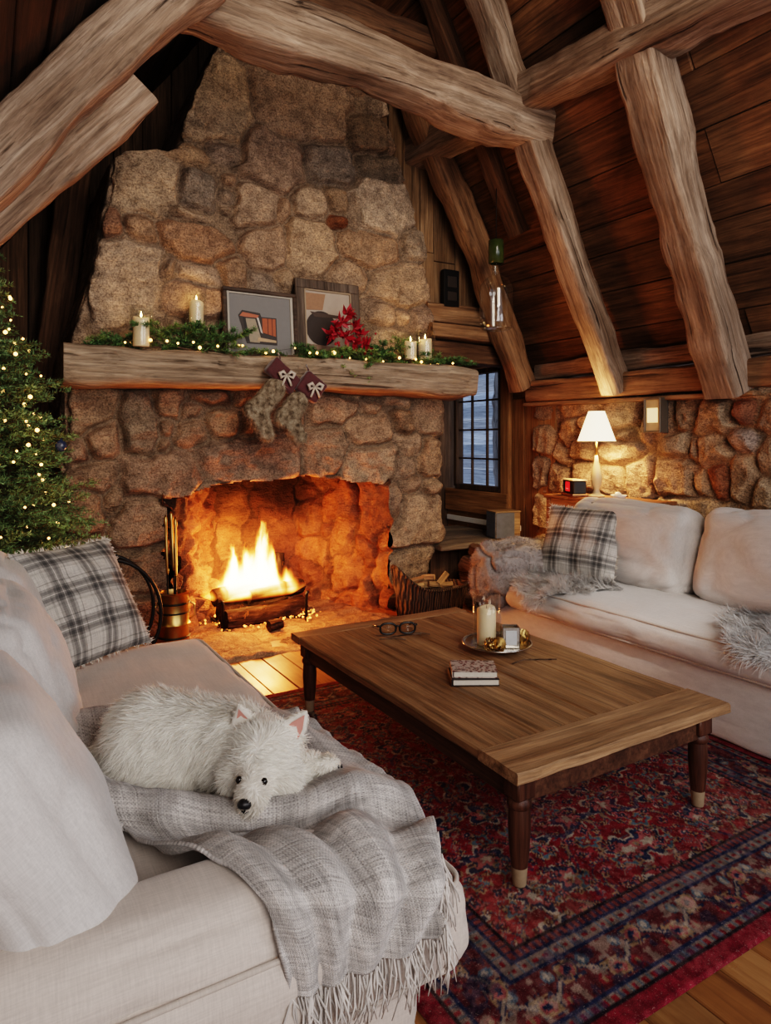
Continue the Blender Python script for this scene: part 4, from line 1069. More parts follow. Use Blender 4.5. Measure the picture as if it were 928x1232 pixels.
def fire_volume():
    m = bpy.data.materials.new('fire_glow'); m.use_nodes = True; nt = m.node_tree; nt.nodes.remove(nt.nodes['Principled BSDF']); out = nt.nodes['Material Output']
    tc = nd(nt, 'TexCoord'); P = tc.outputs['Object']
    def xyz(v): return nd(nt, 'SeparateXYZ', {0: v}).outputs
    n1 = nd(nt, 'TexNoise', {'Vector': nd(nt, 'Mapping', {'Vector': P, 'Scale': (5.5, 5.5, 2.6)}).outputs[0], 'Scale': 1.0, 'Detail': 3.0, 'Roughness': .55})
    off = nd(nt, 'VectorMath', {0: n1.outputs['Color'], 1: (.5, .5, .5)}, operation='SUBTRACT').outputs[0]
    z0 = xyz(P)[2]
    sc_ = mth(nt, 'MULTIPLY', mth(nt, 'ADD', z0, .08), .55)
    o2 = nd(nt, 'VectorMath', {0: off, 'Scale': sc_}, operation='SCALE').outputs[0]
    Q = nd(nt, 'VectorMath', {0: P, 1: o2}, operation='ADD').outputs[0]
    X, Y, Z = xyz(Q)
    # height of the flames along x: three main tongues and noise
    def bumpf(c, w, h):
        d = mth(nt, 'DIVIDE', mth(nt, 'SUBTRACT', X, c), w); return mth(nt, 'MULTIPLY', mth(nt, 'POWER', 2.718, mth(nt, 'MULTIPLY', mth(nt, 'MULTIPLY', d, d), -1)), h)
    H = bumpf(.05, .075, .52)
    for c_, w_, h_ in ((-.06, .08, .36), (-.19, .06, .36), (.14, .06, .36), (.03, .19, .30), (-.16, .13, .22), (.29, .05, .16), (-.27, .04, .16), (-.02, .38, .10)):
        H = mth(nt, 'MAXIMUM', H, bumpf(c_, w_, h_))
    fin = nd(nt, 'TexNoise', {'Vector': nd(nt, 'Mapping', {'Vector': Q, 'Scale': (30, 24, 5)}).outputs[0], 'Scale': 1.0, 'Detail': 2.0}).outputs['Fac']
    H = mth(nt, 'MULTIPLY', H, mth(nt, 'ADD', .55, mth(nt, 'MULTIPLY', fin, .9)))
    f = mth(nt, 'DIVIDE', mth(nt, 'SUBTRACT', H, Z), .14)
    yy = mth(nt, 'DIVIDE', Y, .11); fy = mth(nt, 'SUBTRACT', 1.0, mth(nt, 'MULTIPLY', yy, yy))
    f = mth(nt, 'MINIMUM', mth(nt, 'MAXIMUM', f, 0), 1.2); f = mth(nt, 'MULTIPLY', f, mth(nt, 'MAXIMUM', fy, 0))
    low = mth(nt, 'MINIMUM', mth(nt, 'MAXIMUM', mth(nt, 'DIVIDE', mth(nt, 'ADD', Z, .06), .05), 0), 1)
    f = mth(nt, 'MULTIPLY', f, low)
    col = ramp(nt, f, [(0, (1, .10, .01)), (.3, (1, .26, .03)), (.65, (1, .50, .10)), (1, (1, .72, .30))])
    st = mth(nt, 'MULTIPLY', mth(nt, 'POWER', f, 1.5), 240)
    e = nd(nt, 'Emission', {'Color': col, 'Strength': st}); nt.links.new(e.outputs[0], out.inputs['Volume'])
    try: m.cycles.volume_step_rate = .35
    except Exception: pass
    return m
M['firevol'] = fire_volume()
b = MB(); b.lathe([(.30, -.07), (.44, .0), (.44, .2), (.40, .36), (.30, .55), (.08, .72)], 20, M=Matrix(((1, 0, 0), (0, .36, 0), (0, 0, 1))))
fl = b.build('flames', M['firevol']); fl.location = (1.86, 5.15, .26)
tag(fl, 'bright yellow-white flames rising from the logs in the hearth', 'fire'); fl['kind'] = 'stuff'
# glowing ember bed
def embers():
    r = np.random.default_rng(4); b = MB()
    for k in range(420):
        x, y = r.normal(1.92, .20), r.normal(5.10, .09); s = r.uniform(.004, .012)
        q = Quaternion(r.normal(0, 1, 4)).normalized(); b.box((x, y, .028+r.uniform(0, .02)+.05*math.exp(-((x-1.92)/.25)**2)*(y > 5.05)), (s*2, s*1.4, s), q, s*.2)
    m, nt, bb = mk('ember', (.03, .015, .01), .9); n = noise(nt, coords(nt), 30, 3); nt.links.new(mth(nt, 'MULTIPLY', ramp(nt, n, [(.4, .1), (.6, 1)]), 9), bb.inputs['Emission Strength']); bb.inputs['Emission Color'].default_value = (1, .3, .05, 1)
    o = b.build('embers', m, smooth=False); tag(o, 'glowing embers and ash bed under the grate', 'embers'); o['kind'] = 'stuff'
embers()

# ================================================================ hearth tools at left
def canister():
    t = thing('brass_bucket', 'banded aged-brass bucket on the hearth left of the fire, holding the fire irons', 'bucket', (1.085, 4.56, 0.02))
    b = MB(); b.lathe([(.10, 0), (.105, .01), (.098, .03), (.098, .21), (.108, .225), (.098, .24), (.095, .40), (.105, .425), (.085, .43), (.08, .40), (.08, .05)], 28); b.build('body', M['brass'], t, angle=35)
    for z in (.06, .14, .30, .36):
        b = MB(); b.tube([(.1*math.cos(a), .1*math.sin(a), z) for a in np.linspace(0, 2*PI, 28, endpoint=False)], .006, 6, closed=True); b.build('band', M['iron'], t)
    for s in (-1, 1):
        b = MB(); b.tube([(s*.098, 0, .36), (s*.135, 0, .33), (s*.14, 0, .26), (s*.10, 0, .235)], .007, 8); b.build('handle', M['brass'], t)
canister()
def iron(p0, p1, lab, tip):
    d = Vector(p1)-Vector(p0); t = thing('fire_iron', lab, 'fire iron', p0, group='brass fire irons'); t.rotation_euler = d.to_track_quat('Z', 'Y').to_euler(); L = d.length
    b = MB(); b.tube([(0, 0, .02), (0, 0, L*.55)], .006, 8); b.build('shaft', M['iron'], t)
    b = MB(); b.lathe([(.004, 0), (.010, .02), (.011, .2), (.009, .33), (.014, .35), (.012, .38), (.004, .40)], 12, c=(0, 0, L-.40)); b.build('handle', M['brass'], t)
    if tip: b = MB(); b.box((0, 0, .02), (.05, .012, .06), None, .004); b.build('blade', M['iron'], t)
iron((1.06, 4.56, .08), (1.055, 4.66, .95), 'leftmost brass-handled fire iron standing in the bucket', True)
iron((1.10, 4.55, .08), (1.125, 4.68, .93), 'brass-handled fire iron in the bucket, second from the left', False)
iron((1.11, 4.57, .08), (1.10, 4.70, .97), 'tallest brass fire iron at the back of the bucket', False)
def hoop():
    t = thing('log_hoop', 'black iron log hoop beside the plaid pillow left of the hearth', 'log rack', (.62, 4.42, .02))
    for y in (-.11, .11):
        b = MB(); b.tube([(.33*math.cos(a), y, .36+.36*math.sin(a)) for a in np.linspace(0, 2*PI, 40, endpoint=False)], .011, 8, closed=True); b.build('ring', M['iron'], t)
    for a in (210, 270, 330):
        b = MB(); b.tube([(.33*math.cos(math.radians(a)), -.11, .36+.36*math.sin(math.radians(a))), (.33*math.cos(math.radians(a)), .11, .36+.36*math.sin(math.radians(a)))], .009, 6); b.build('crossbar', M['iron'], t)
hoop()
for k, (x, z, r, lab) in enumerate(((.50, .12, .07, 'split log lying at the left in the black log hoop'), (.67, .115, .075, 'split log lying lowest at the right in the black log hoop'), (.60, .25, .07, 'split log stacked on top in the black log hoop'), (.78, .24, .055, 'thin split log by the right rim of the black log hoop'))):
    log('firewood', (x, 4.24, z), (x+.01, 4.6, z), r, M['bark'], lab, 'logs in the iron hoop', 20+k, ends=M['cut'])

# ================================================================ kindling basket, split wood, block
def wicker():
    m, nt, b = mk('dark_wicker', (.12, .07, .04), .7); v = coords(nt, (60, 60, 60)); w = nd(nt, 'TexWave', {'Vector': v, 'Scale': .25, 'Distortion': 3.0, 'Detail': 2.0}).outputs['Fac']
    c = ramp(nt, w, [(.2, (.022, .013, .009)), (.6, (.075, .042, .025)), (.9, (.13, .078, .045))]); nt.links.new(c, b.inputs['Base Color']); bump(nt, b, w, .8, .01); return m
M['wicker'] = wicker()
def basket():
    t = thing('kindling_basket', 'low dark woven basket of kindling at the right foot of the fireplace', 'basket', (3.17, 4.60, .012))
    n = 60; b = MB(); rows = []
    for z, k in ((0, .80), (.02, .84), (.12, .94), (.22, 1.0), (.235, 1.02), (.235, .97), (.22, .95), (.03, .80), (.025, .1)):
        row = []
        for j in range(n):
            a = 2*PI*j/n; up = .20*max(0, -math.cos(a))**3*(z/.235) if z > .05 else 0
            row.append((.345*k*math.cos(a), .19*k*math.sin(a), z+up))
        rows.append(row)
    b.grid(np.array(rows), wrap=True); b.build('weave', M['wicker'], t)
    b = MB(); b.tube([(.35*math.cos(a), .193*math.sin(a), .237+.20*max(0, -math.cos(a))**3) for a in np.linspace(0, 2*PI, 50, endpoint=False)], .011, 8, closed=True); b.build('rim', M['wicker'], t)
    b = MB()
    for j in range(28):
        a = 2*PI*j/28; up = .20*max(0, -math.cos(a))**3
        b.tube([(.345*.85*math.cos(a)*1.0, .19*.85*math.sin(a), .005), (.35*math.cos(a), .196*math.sin(a), .23+up)], .007, 6)
    b.build('stake', M['wicker'], t)
basket()
rs = random.Random(12)
for k in range(10):
    x = 2.97+.04*k+rs.uniform(-.008, .008); y = 4.58+rs.uniform(-.06, .08); a = rs.uniform(-1.2, 1.2); L = rs.uniform(.13, .26); z = .20+.05*(k % 3)+rs.uniform(0, .02)
    d = Vector((math.cos(a), math.sin(a)*.6, rs.uniform(-.15, .4)))*L/2
    log('kindling', Vector((x, y, z))-d, Vector((x, y, z))+d, rs.uniform(.018, .034), M['cut'] if k % 3 else M['bark'], '%s kindling stick, %s from the left in the woven basket' % ('pale split' if k % 3 else 'bark-covered', ['first', 'second', 'third', 'fourth', 'fifth', 'sixth', 'seventh', 'eighth', 'ninth', 'tenth'][k]), 'kindling in the basket', 40+k, 'kindling', k % 2 == 0, M['cut'])
WL = ['lowest left', 'lowest middle', 'lowest right', 'second row left', 'second row middle', 'second row right', 'third row left', 'third row right', 'topmost, jutting out']
for k, (x, z) in enumerate(((3.70, .075), (3.88, .08), (4.06, .075), (3.72, .21), (3.90, .215), (4.07, .2), (3.73, .335), (3.92, .34), (3.80, .445))):
    y = 4.55+rs.uniform(-.05, .03); log('firewood', (x+rs.uniform(-.06, .0), y, z), (x+rs.uniform(0, .06), y+.34, z+.0), rs.uniform(.068, .078), M['bark'], 'split log in the stack under the window ledge, %s' % WL[k], 'split logs under the ledge', 60+k, 'log', k % 2 == 1, M['cut'])
def block():
    t = thing('wooden_chest', 'small squared block-like box with a blue-grey front on the window ledge', 'box', (4.32, 5.02, .517), (0, 0, -.25))
    b = MB(); b.box((0, 0, .125), (.26, .20, .25), None, .008); b.build('body', M['cut'], t, smooth=False)
    gm = plain('blue_grey_paint', (.15, .17, .21), .6, 0, .35, 18, .3)
    b = MB(); b.box((-.032, -.103, .125), (.19, .006, .24), None, .002); b.build('front_panel', gm, t, smooth=False)
    b = MB(); b.box((-.133, 0, .125), (.006, .195, .24), None, .002); b.build('side_panel', gm, t, smooth=False)
    b = MB(); b.box((0, 0, .253), (.27, .21, .012), None, .003); b.build('lid', M['cut'], t, smooth=False)
block()

# ================================================================ lamp table with lamp, clock radio
M['cherry'] = wood('cherry_wood', (.10, .035, .016), (.24, .095, .04), (.36, .16, .075), axis=1, crack=.2, patch=.2, rough=.4, bmp=.15)
def console():
    t = thing('lamp_table', 'narrow reddish wooden table behind the right sofa carrying the lamp', 'table', (4.24, 3.70, 0))
    b = MB(); b.box((0, 0, .985), (.36, 1.02, .028), None, .006); b.build('table_top', M['cherry'], t, smooth=False)
    b = MB(); b.box((-.15, 0, .91), (.018, .92, .12), None, .003); b.build('apron', M['cherry'], t, smooth=False)
    b = MB(); b.box((.15, 0, .91), (.018, .92, .12), None, .003); b.build('apron', M['cherry'], t, smooth=False)
    for s in (-1, 1):
        b = MB(); b.box((0, .46*s, .91), (.28, .018, .12), None, .003); b.build('apron', M['cherry'], t, smooth=False)
        for x in (-.15, .15):
            b = MB(); b.box((x, .47*s, .486), (.042, .042, .97), None, .005); b.build('leg', M['cherry'], t, smooth=False)
console()
def shade_mat():
    m, nt, b = mk('lamp_shade_cloth', (.95, .86, .70), .8); b.inputs['Emission Color'].default_value = (1, .80, .50, 1); b.inputs['Emission Strength'].default_value = 3.2
    return m
def lamp():
    t = thing('table_lamp', 'lit table lamp with white cone shade and slender glass base', 'lamp', (4.22, 3.78, 1.0))
    b = MB(); b.lathe([(.065, 0), (.068, .012), (.03, .03), (.022, .06), (.04, .10), (.045, .15), (.032, .22), (.016, .29), (.012, .33)], 24); b.build('base', plain('glazed_lamp_base', (.62, .50, .32), .15, 0, .1, 8), t)
    b = MB(); b.tube([(0, 0, .33), (0, 0, .45)], .007, 8); b.build('stem', M['brass'], t)
    b = MB(); b.lathe([(.150, .44), (.063, .685), (.060, .685), (.147, .44)], 36, cap=False); b.build('shade', shade_mat(), t)
    tm = plain('shade_trim', (.75, .58, .34), .7)
    b = MB(); b.tube([(.151*math.cos(a), .151*math.sin(a), .443) for a in np.linspace(0, 2*PI, 36, endpoint=False)], .003, 6, closed=True); b.build('shade_trim', tm, t); b = MB(); b.tube([(.063*math.cos(a), .063*math.sin(a), .685) for a in np.linspace(0, 2*PI, 24, endpoint=False)], .003, 6, closed=True); b.build('shade_trim', tm, t)
    b = MB(); b.lathe([(.012, .45), (.03, .50), (.03, .53), (.012, .56)], 14); b.build('bulb', emit('lamp_bulb', (1, .75, .42), 12), t)
lamp()
def radio():
    t = thing('clock_radio', 'small black clock radio with a red display on the lamp table', 'radio', (4.13, 3.93, 1.0), (0, 0, -.45))
    b = MB(); b.box((0, 0, .012), (.13, .27, .022), None, .005); b.build('base', M['cherry'], t, smooth=False)
    b = MB(); b.box((0, 0, .075), (.11, .24, .105), None, .008); b.build('body', plain('black_plastic', (.012, .011, .011), .35), t, smooth=False)
    b = MB(); b.box((0, 0, .131), (.12, .25, .008), None, .002); b.build('top_edge', plain('pale_trim', (.55, .42, .25), .4), t, smooth=False)
    b = MB(); b.box((-.057, .0, .078), (.004, .085, .075), None, .001); d = b.build('display', emit('red_display', (.75, .015, .02), 1.3), t, smooth=False)
    b = MB(); 
    for y in (-.018, 0, .018): b.box((-.0595, y, .06), (.002, .008, .004))
    b.build('mark', emit('display_mark', (1, .25, .2), 2.5), d, smooth=False)
    b = MB()
    for z in (.06, .078, .096): b.lathe([(.006, 0), (.006, .006)], 10, c=(-.056, .092, z), M=Matrix.Rotation(-PI/2, 3, 'Y'))
    b.build('knob', M['silver'], t)
radio()
b = MB(); b.lathe([(.02, 0), (.05, .01), (.062, .035), (.058, .035), (.045, .014), (.0, .012)], 20, cap=False); b.lathe([(.03, .012), (.034, .03), (.02, .05), (.004, .058)], 12, c=(.005, .01, 0))
o = b.build('glass_dish', plain('milky_glass', (.62, .60, .58), .15, 0, .3, 25, .2)); o.location = (4.17, 3.52, 1.0); tag(o, 'small sparkling glass dish on the lamp table right of the lamp', 'dish')
def sconce():
    t = thing('wall_lantern', 'small dark metal wall lantern with a lit pale pane on the stone wall', 'lantern', (4.385, 3.34, 1.64))
    b = MB(); b.box((.03, 0, 0), (.012, .15, .27), None, .01); b.build('back_plate', M['iron'], t, smooth=False)
    b = MB()
    for y in (-.068, .068): b.box((-.02, y, 0), (.09, .014, .24), None, .003)
    for z in (-.125, .125): b.box((-.02, 0, z), (.095, .15, .016), None, .004)
    b.build('frame', plain('grey_metal', (.16, .13, .10), .5, .5), t, smooth=False)
    b = MB(); b.box((-.05, 0, 0), (.006, .125, .235)); b.build('pane', plain('parchment_pane', (.50, .38, .22), .5, 0, .25, 14), t, smooth=False)
    b = MB(); b.box((-.056, .0, .0), (.004, .095, .11), None, .0015); b.build('lit_panel', emit('lit_panel', (1, .76, .40), 1.1), t, smooth=False)
sconce()
# dark box on the gable, hanging bottle
t = thing('vent_box', 'small dark boxy lantern fixed on the gable planks right of the chimney', 'lantern', (3.66, 4.99, 2.83))
b = MB(); b.box((0, 0, 0), (.17, .06, .34), None, .006); b.build('body', M['iron'], t, smooth=False)
b = MB(); b.box((0, -.032, .06), (.10, .01, .10), None, .003); b.box((0, -.032, -.07), (.10, .01, .08), None, .003); b.build('panel', plain('dull_panel', (.05, .04, .035), .4, .3), t, smooth=False)
M['glass_thick'] = glassmat('thick_glass', (.93, .94, .92), .04, .35)
def hanging_bottle():
    t = thing('hanging_bottle', 'clear glass bottle lantern with a green neck hanging from a cord beneath the roof', 'bottle', (3.62, 4.3, 2.36))
    b = MB(); b.lathe([(.0, .0), (.10, .0), (.128, .012), (.134, .06), (.136, .30), (.130, .36), (.10, .41), (.048, .44), (.032, .46), (.030, .54)], 32, cap=False); [b.tube([(R_*math.cos(a), R_*math.sin(a), z_) for a in np.linspace(0, 2*PI, 32, endpoint=False)], q_, 6, closed=True) for R_, z_, q_ in ((.112, .006, .006), (.03, .50, .004), (.029, .46, .003))]; b.build('glass_body', M['glass_thick'], t)
    b = MB(); b.lathe([(.045, .54), (.062, .545), (.064, .66), (.062, .73), (.05, .735), (.048, .55)], 24, cap=False); b.build('green_collar', plain('mossy_glass', (.04, .055, .016), .2, 0, .5, 20, .2), t)
    b = MB(); b.tube([(0, 0, .70), (.004, 0, 1.05), (0, .003, 1.62)], .004, 6); b.build('cord', M['iron'], t)
hanging_bottle()

# ================================================================ mantel things
ZM = 2.068
def frame(cx, w, h, fw, m, label, tilt, y, art):
    t = thing('picture_frame', label, 'picture', (cx, y, ZM), (-tilt, 0, 0))
    b = MB()
    for (c, d) in (((0, 0, fw/2), (w, .035, fw)), ((0, 0, h-fw/2), (w, .035, fw)), ((-w/2+fw/2, 0, h/2), (fw, .035, h-2*fw+.004)), ((w/2-fw/2, 0, h/2), (fw, .035, h-2*fw+.004))): b.box(c, d, None, .006)
    b.build('frame', m, t, smooth=False); art(t, w, h, fw); return t
M['frame_dark'] = wood('dark_frame', (.02, .012, .009), (.06, .038, .028), (.13, .085, .06), axis=0, crack=.3, patch=.2, rough=.5)
M['frame_worn'] = wood('worn_frame', (.025, .018, .014), (.09, .062, .046), (.20, .15, .115), axis=2, crack=.6, patch=.3, rough=.6)
def flat(par, name, polys, y0):
    for k, (poly, col) in enumerate(polys):
        b = MB(); b.prism(poly, 0, .0012, Matrix(((1, 0, 0), (0, 0, -1), (0, 1, 0))), (0, y0-.0009*k, 0), None); b.build(name, plain('print', col, .6, 0, .25, 40, 0), par, smooth=False)
def art1(t, w, h, fw):
    b = MB(); b.box((0, .004, h/2), (w-2*fw+.01, .006, h-2*fw+.01)); mt = b.build('mat_board', plain('grey_mat', (.20, .19, .185), .8, 0, .08, 30, .05), t, smooth=False)
    bw = MB()
    for (c, d) in (((-w/2+fw+.012, -.004, h/2), (.016, .014, h-2*fw)), ((w/2-fw-.012, -.004, h/2), (.022, .014, h-2*fw)), ((0, -.004, h-fw-.008), (w-2*fw, .014, .012))): bw.box(c, d, None, .003)
    bw.build('inner_slip', plain('pale_slip', (.42, .38, .33), .6), t, smooth=False)
    L, R, Bm, T = -.175, .125, .105, .355
    P = [([(L, T-.04), (L+.03, T), (R-.13, T-.012), (R-.12, T-.04), (R, T-.04), (R, Bm), (L+.06, Bm)], (.035, .025, .022)),
         ([(L+.01, T-.045), (L+.035, T-.015), (R-.14, T-.03), (R-.15, T-.05), (L+.06, T-.05)], (.42, .12, .06)),
         ([(L+.055, T-.06), (R-.17, T-.06), (R-.13, Bm+.05), (R-.14, Bm+.01), (L+.085, Bm+.012)], (.30, .24, .17)),
         ([(L+.035, T-.055), (L+.055, T-.055), (L+.075, Bm+.02), (L+.06, Bm+.02)], (.015, .012, .012)),
         ([(R-.115, T-.05), (R-.01, T-.05), (R-.01, Bm+.065), (R-.115, Bm+.09)], (.36, .085, .03)),
         ([(R-.075, T-.05), (R-.068, T-.05), (R-.068, Bm+.075), (R-.075, Bm+.078)], (.10, .025, .012)),
         ([(R-.04, T-.05), (R-.034, T-.05), (R-.034, Bm+.07), (R-.04, Bm+.072)], (.12, .03, .015)),
         ([(R-.15, Bm+.05), (R-.01, Bm+.035), (R-.01, Bm+.018), (R-.16, Bm+.02)], (.45, .30, .18)),
         ([(L+.14, T-.05), (L+.155, T-.05), (R-.115, Bm+.08), (R-.13, Bm+.09)], (.55, .5, .45))]
    b = MB(); flat(mt, 'print', P, -.002)
frame(1.80, .585, .52, .03, M['frame_dark'], 'dark framed picture with a wide grey mat and small reddish interior print on the mantel', .10, 4.83, art1)
def art2(t, w, h, fw):
    b = MB(); b.box((0, .004, h/2), (w-2*fw+.01, .006, h-2*fw+.01)); mt = b.build('print_sheet', plain('beige_print', (.40, .32, .26), .5, 0, .2, 9, 0), t, smooth=False)
    iw = w/2-fw; z0 = fw; z1 = h-fw
    circ = [(-.065+.135*math.cos(a), .27+.14*math.sin(a)) for a in np.linspace(0, 2*PI, 32, endpoint=False)]
    circ = [(max(x, -iw+.004), y) for x, y in circ]
    P = [([(-iw+.005, z1-.03), (-.02, z1-.03), (-.05, z1-.16), (-iw+.005, z1-.17)], (.30, .16, .09)), (circ, (.03, .018, .014)), ([(-.16, .40), (.10, .385), (.12, .365), (-.12, .36)], (.06, .035, .025)), ([(-iw+.004, .06), (iw-.004, .06), (iw-.004, .12), (-iw+.004, .14)], (.20, .12, .08))]
    flat(mt, 'print', P, -.002)
    b = MB()
    for (c, d) in (((-iw+.006, -.006, h/2), (.012, .016, h-2*fw)), ((iw-.006, -.006, h/2), (.012, .016, h-2*fw)), ((0, -.006, h-fw-.006), (w-2*fw, .016, .012))): b.box(c, d, None, .003)
    b.build('inner_slip', plain('tan_slip', (.34, .25, .17), .5), t, smooth=False)
frame(2.37, .565, .655, .075, M['frame_worn'], 'worn thick-framed picture with a dark round shape, behind the red flowers on the mantel', .10, 4.83, art2)

def candle(name, loc, r, h, label, group, lit=True, hold=None, glass=True):
    t = thing(name, label, 'candle', loc, group=group); z = 0
    if hold:
        b = MB(); b.lathe([(.0, 0), (r*1.2, 0), (r*1.25, .01), (r*.5, .02), (r*.4, hold-.03), (r*1.2, hold-.008), (r*1.25, hold), (0, hold)], 24, cap=False); b.build('pedestal', M['glass'], t); z = hold+.002
    n = 28; prof = [(r*.97, 0), (r, .006), (r, h-.008), (r*.94, h), (r*.82, h-.003), (r*.6, h-.012), (.002, h-.015)]
    b = MB(); b.lathe(prof, n, (0, 0, z)); V = np.array(b.V); k = V[:, 2] > z+h*.8; V[k, 2] += .006*np.sin(np.arctan2(V[k, 1], V[k, 0])*2+loc[0]*9); b.V = V.tolist(); b.build('wax', M['wax'], t)
    b = MB(); b.tube([(0, 0, z+h-.016), (.001, 0, z+h+.008)], .0016, 6); b.build('wick', M['wick'], t)
    if lit:
        b = MB(); b.lathe([(.0006, 0), (.005, .006), (.0065, .014), (.004, .026), (.0004, .042)], 10, (0, 0, z+h+.003)); b.build('flame', M['flame'], t)
    if glass:
        b = MB(); R = r*1.42; H = h+.07; b.lathe([(.0, 0), (R, 0), (R*1.02, .004), (R*1.03, H*.5), (R*1.05, H), (R*1.02, H), (R*.99, H*.5), (R*.97, .006)], 28, (0, 0, z), cap=False); b.build('glass_cylinder', M['glass'], t)
    return t
GC = 'cream pillar candles in glass on the mantel'
candle('pillar_candle', (.895, 4.645, ZM), .052, .19, 'lit pillar candle in glass at the left end of the mantel', GC)
candle('pillar_candle', (1.30, 4.80, ZM), .050, .165, 'lit pillar candle raised on a glass pedestal left of the framed pictures', GC, hold=.20)
candle('pillar_candle', (3.03, 4.68, ZM), .050, .15, 'shorter lit candle in glass, left of the pair at the right mantel end', GC, hold=.045)
candle('pillar_candle', (3.175, 4.68, ZM), .055, .175, 'taller lit candle in glass, right of the pair at the right mantel end', GC, hold=.05)

# ---------------------------------------------------------------- evergreen sprigs
NV, NF, NK = [], [], []
def sprig(acc, p0, d, L, seed, needle=.028, dens=260, sub=True, col=(.055, .105, .035), wid=.0024, droop=.25, spread=1.0):
    """fir twig with flat needles collected in acc=[V,F,K]"""
    r = np.random.default_rng(seed); d = np.array(d, float); d /= np.linalg.norm(d); p0 = np.array(p0, float)
    n = max(8, int(L*dens)); t = r.uniform(.02, 1, n); ax = p0+d*L*t[:, None]; ax[:, 2] -= droop*L*t**2
    side = np.cross(d, (0, 0, 1.)); side /= np.linalg.norm(side)+1e-9; up = np.cross(side, d)
    a = r.uniform(0, 2*PI, n); rad = side*np.cos(a)[:, None]+up*(np.sin(a)*.75+.1)[:, None]
    nd_ = d*.65+rad*spread+r.normal(0, .12, (n, 3)); nd_ /= np.linalg.norm(nd_, axis=1, keepdims=True)
    l = needle*r.uniform(.65, 1.2, n)*(1-.45*t**3); w = np.cross(nd_, r.normal(0, 1, (n, 3))); w /= np.linalg.norm(w, axis=1, keepdims=True)
    V = np.zeros((n, 4, 3)); V[:, 0] = ax-w*wid*.5; V[:, 1] = ax+w*wid*.5; V[:, 2] = ax+nd_*l[:, None]*.6+w*wid*.6; V[:, 3] = ax+nd_*l[:, None]
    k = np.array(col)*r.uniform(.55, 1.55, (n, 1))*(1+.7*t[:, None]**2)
    base = acc[3]; acc[0].append(V.reshape(-1, 3)); acc[1].append(base+np.arange(n)[:, None]*4+np.array([[0, 1, 2, 3]])); acc[2].append(np.repeat(k, 4, 0)); acc[3] += n*4
    # twig
    m = 5; tt = np.linspace(0, 1, m); c = p0+d*L*tt[:, None]; c[:, 2] -= droop*L*tt**2; R = .004*(1-tt*.7)
    ring = np.stack([c+side*R[:, None], c+up*R[:, None], c-side*R[:, None]], 1); b0 = acc[3]; acc[0].append(ring.reshape(-1, 3)); ff = []
    for i in range(m-1):
        for j in range(3): ff.append((b0+i*3+j, b0+i*3+(j+1) % 3, b0+i*3+3+(j+1) % 3, b0+i*3+3+j))
    acc[1].append(np.array(ff)); acc[2].append(np.tile((.10, .06, .03), (m*3, 1))); acc[3] += m*3
    if sub:
        for q in range(max(2, int(L/.045))):
            tq = r.uniform(.2, .9); pq = p0+d*L*tq; pq[2] -= droop*L*tq*tq; s_ = 1 if q % 2 else -1
            dq = d*.75+side*s_*r.uniform(.5, .9)+up*r.uniform(-.2, .3); sprig(acc, pq, dq, L*(1-tq*.6)*r.uniform(.32, .5), seed*31+q+1, needle, dens, False, col, wid, droop*.6, spread)
def acc_build(acc, name, m, par=None):
    V = np.concatenate(acc[0]); F = np.concatenate(acc[1]); K = np.concatenate(acc[2])
    return link(name, mesh_np(name, V, F, K, False), m, par)
def garland():
    t = thing('evergreen_garland', 'fir garland lying along the mantel between candles and picture frames', 'garland', (2.05, 4.72, ZM))
    acc = [[], [], [], 0]; r = random.Random(5)
    def put(x, z, dx, dy, dz, L, k): sprig(acc, (x-2.05, r.uniform(-.03, .07), z), (dx, dy, dz), L, k+100, .040, 330, True, (.075, .14, .05) if k % 3 else (.13, .19, .055), .0048, .2)
    k = 0
    def cluster(x0, x1, n, hi, L0, L1, dz0, dz1):
        nonlocal k
        for i in range(n):
            x = r.uniform(x0, x1); a = r.choice((-1, 1)); put(x, r.uniform(.01, hi), a*r.uniform(.5, 1), r.uniform(-.75, .1), r.uniform(dz0, dz1), r.uniform(L0, L1), k); k += 1
    cluster(.75, 3.2, 34, .03, .14, .24, -.05, .25)
    cluster(1.0, 1.5, 30, .10, .18, .30, .1, .9)
    cluster(.72, .84, 4, .06, .16, .24, .1, .5)
    cluster(2.15, 2.75, 26, .06, .16, .28, -.5, .5)
    cluster(2.75, 2.98, 12, .10, .18, .32, .3, 1.2)
    cluster(3.2, 3.55, 14, .06, .16, .28, .0, .6)
    cluster(2.3, 2.6, 9, .01, .16, .26, -1.4, -.6)
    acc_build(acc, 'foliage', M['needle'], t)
    b = MB(); b.tube([(-1.3+.1*i, .0+.02*math.sin(i*1.3), .015+.006*math.sin(i*2.1)) for i in range(28)], .006, 6); b.build('stem', M['bark'], t)
garland()
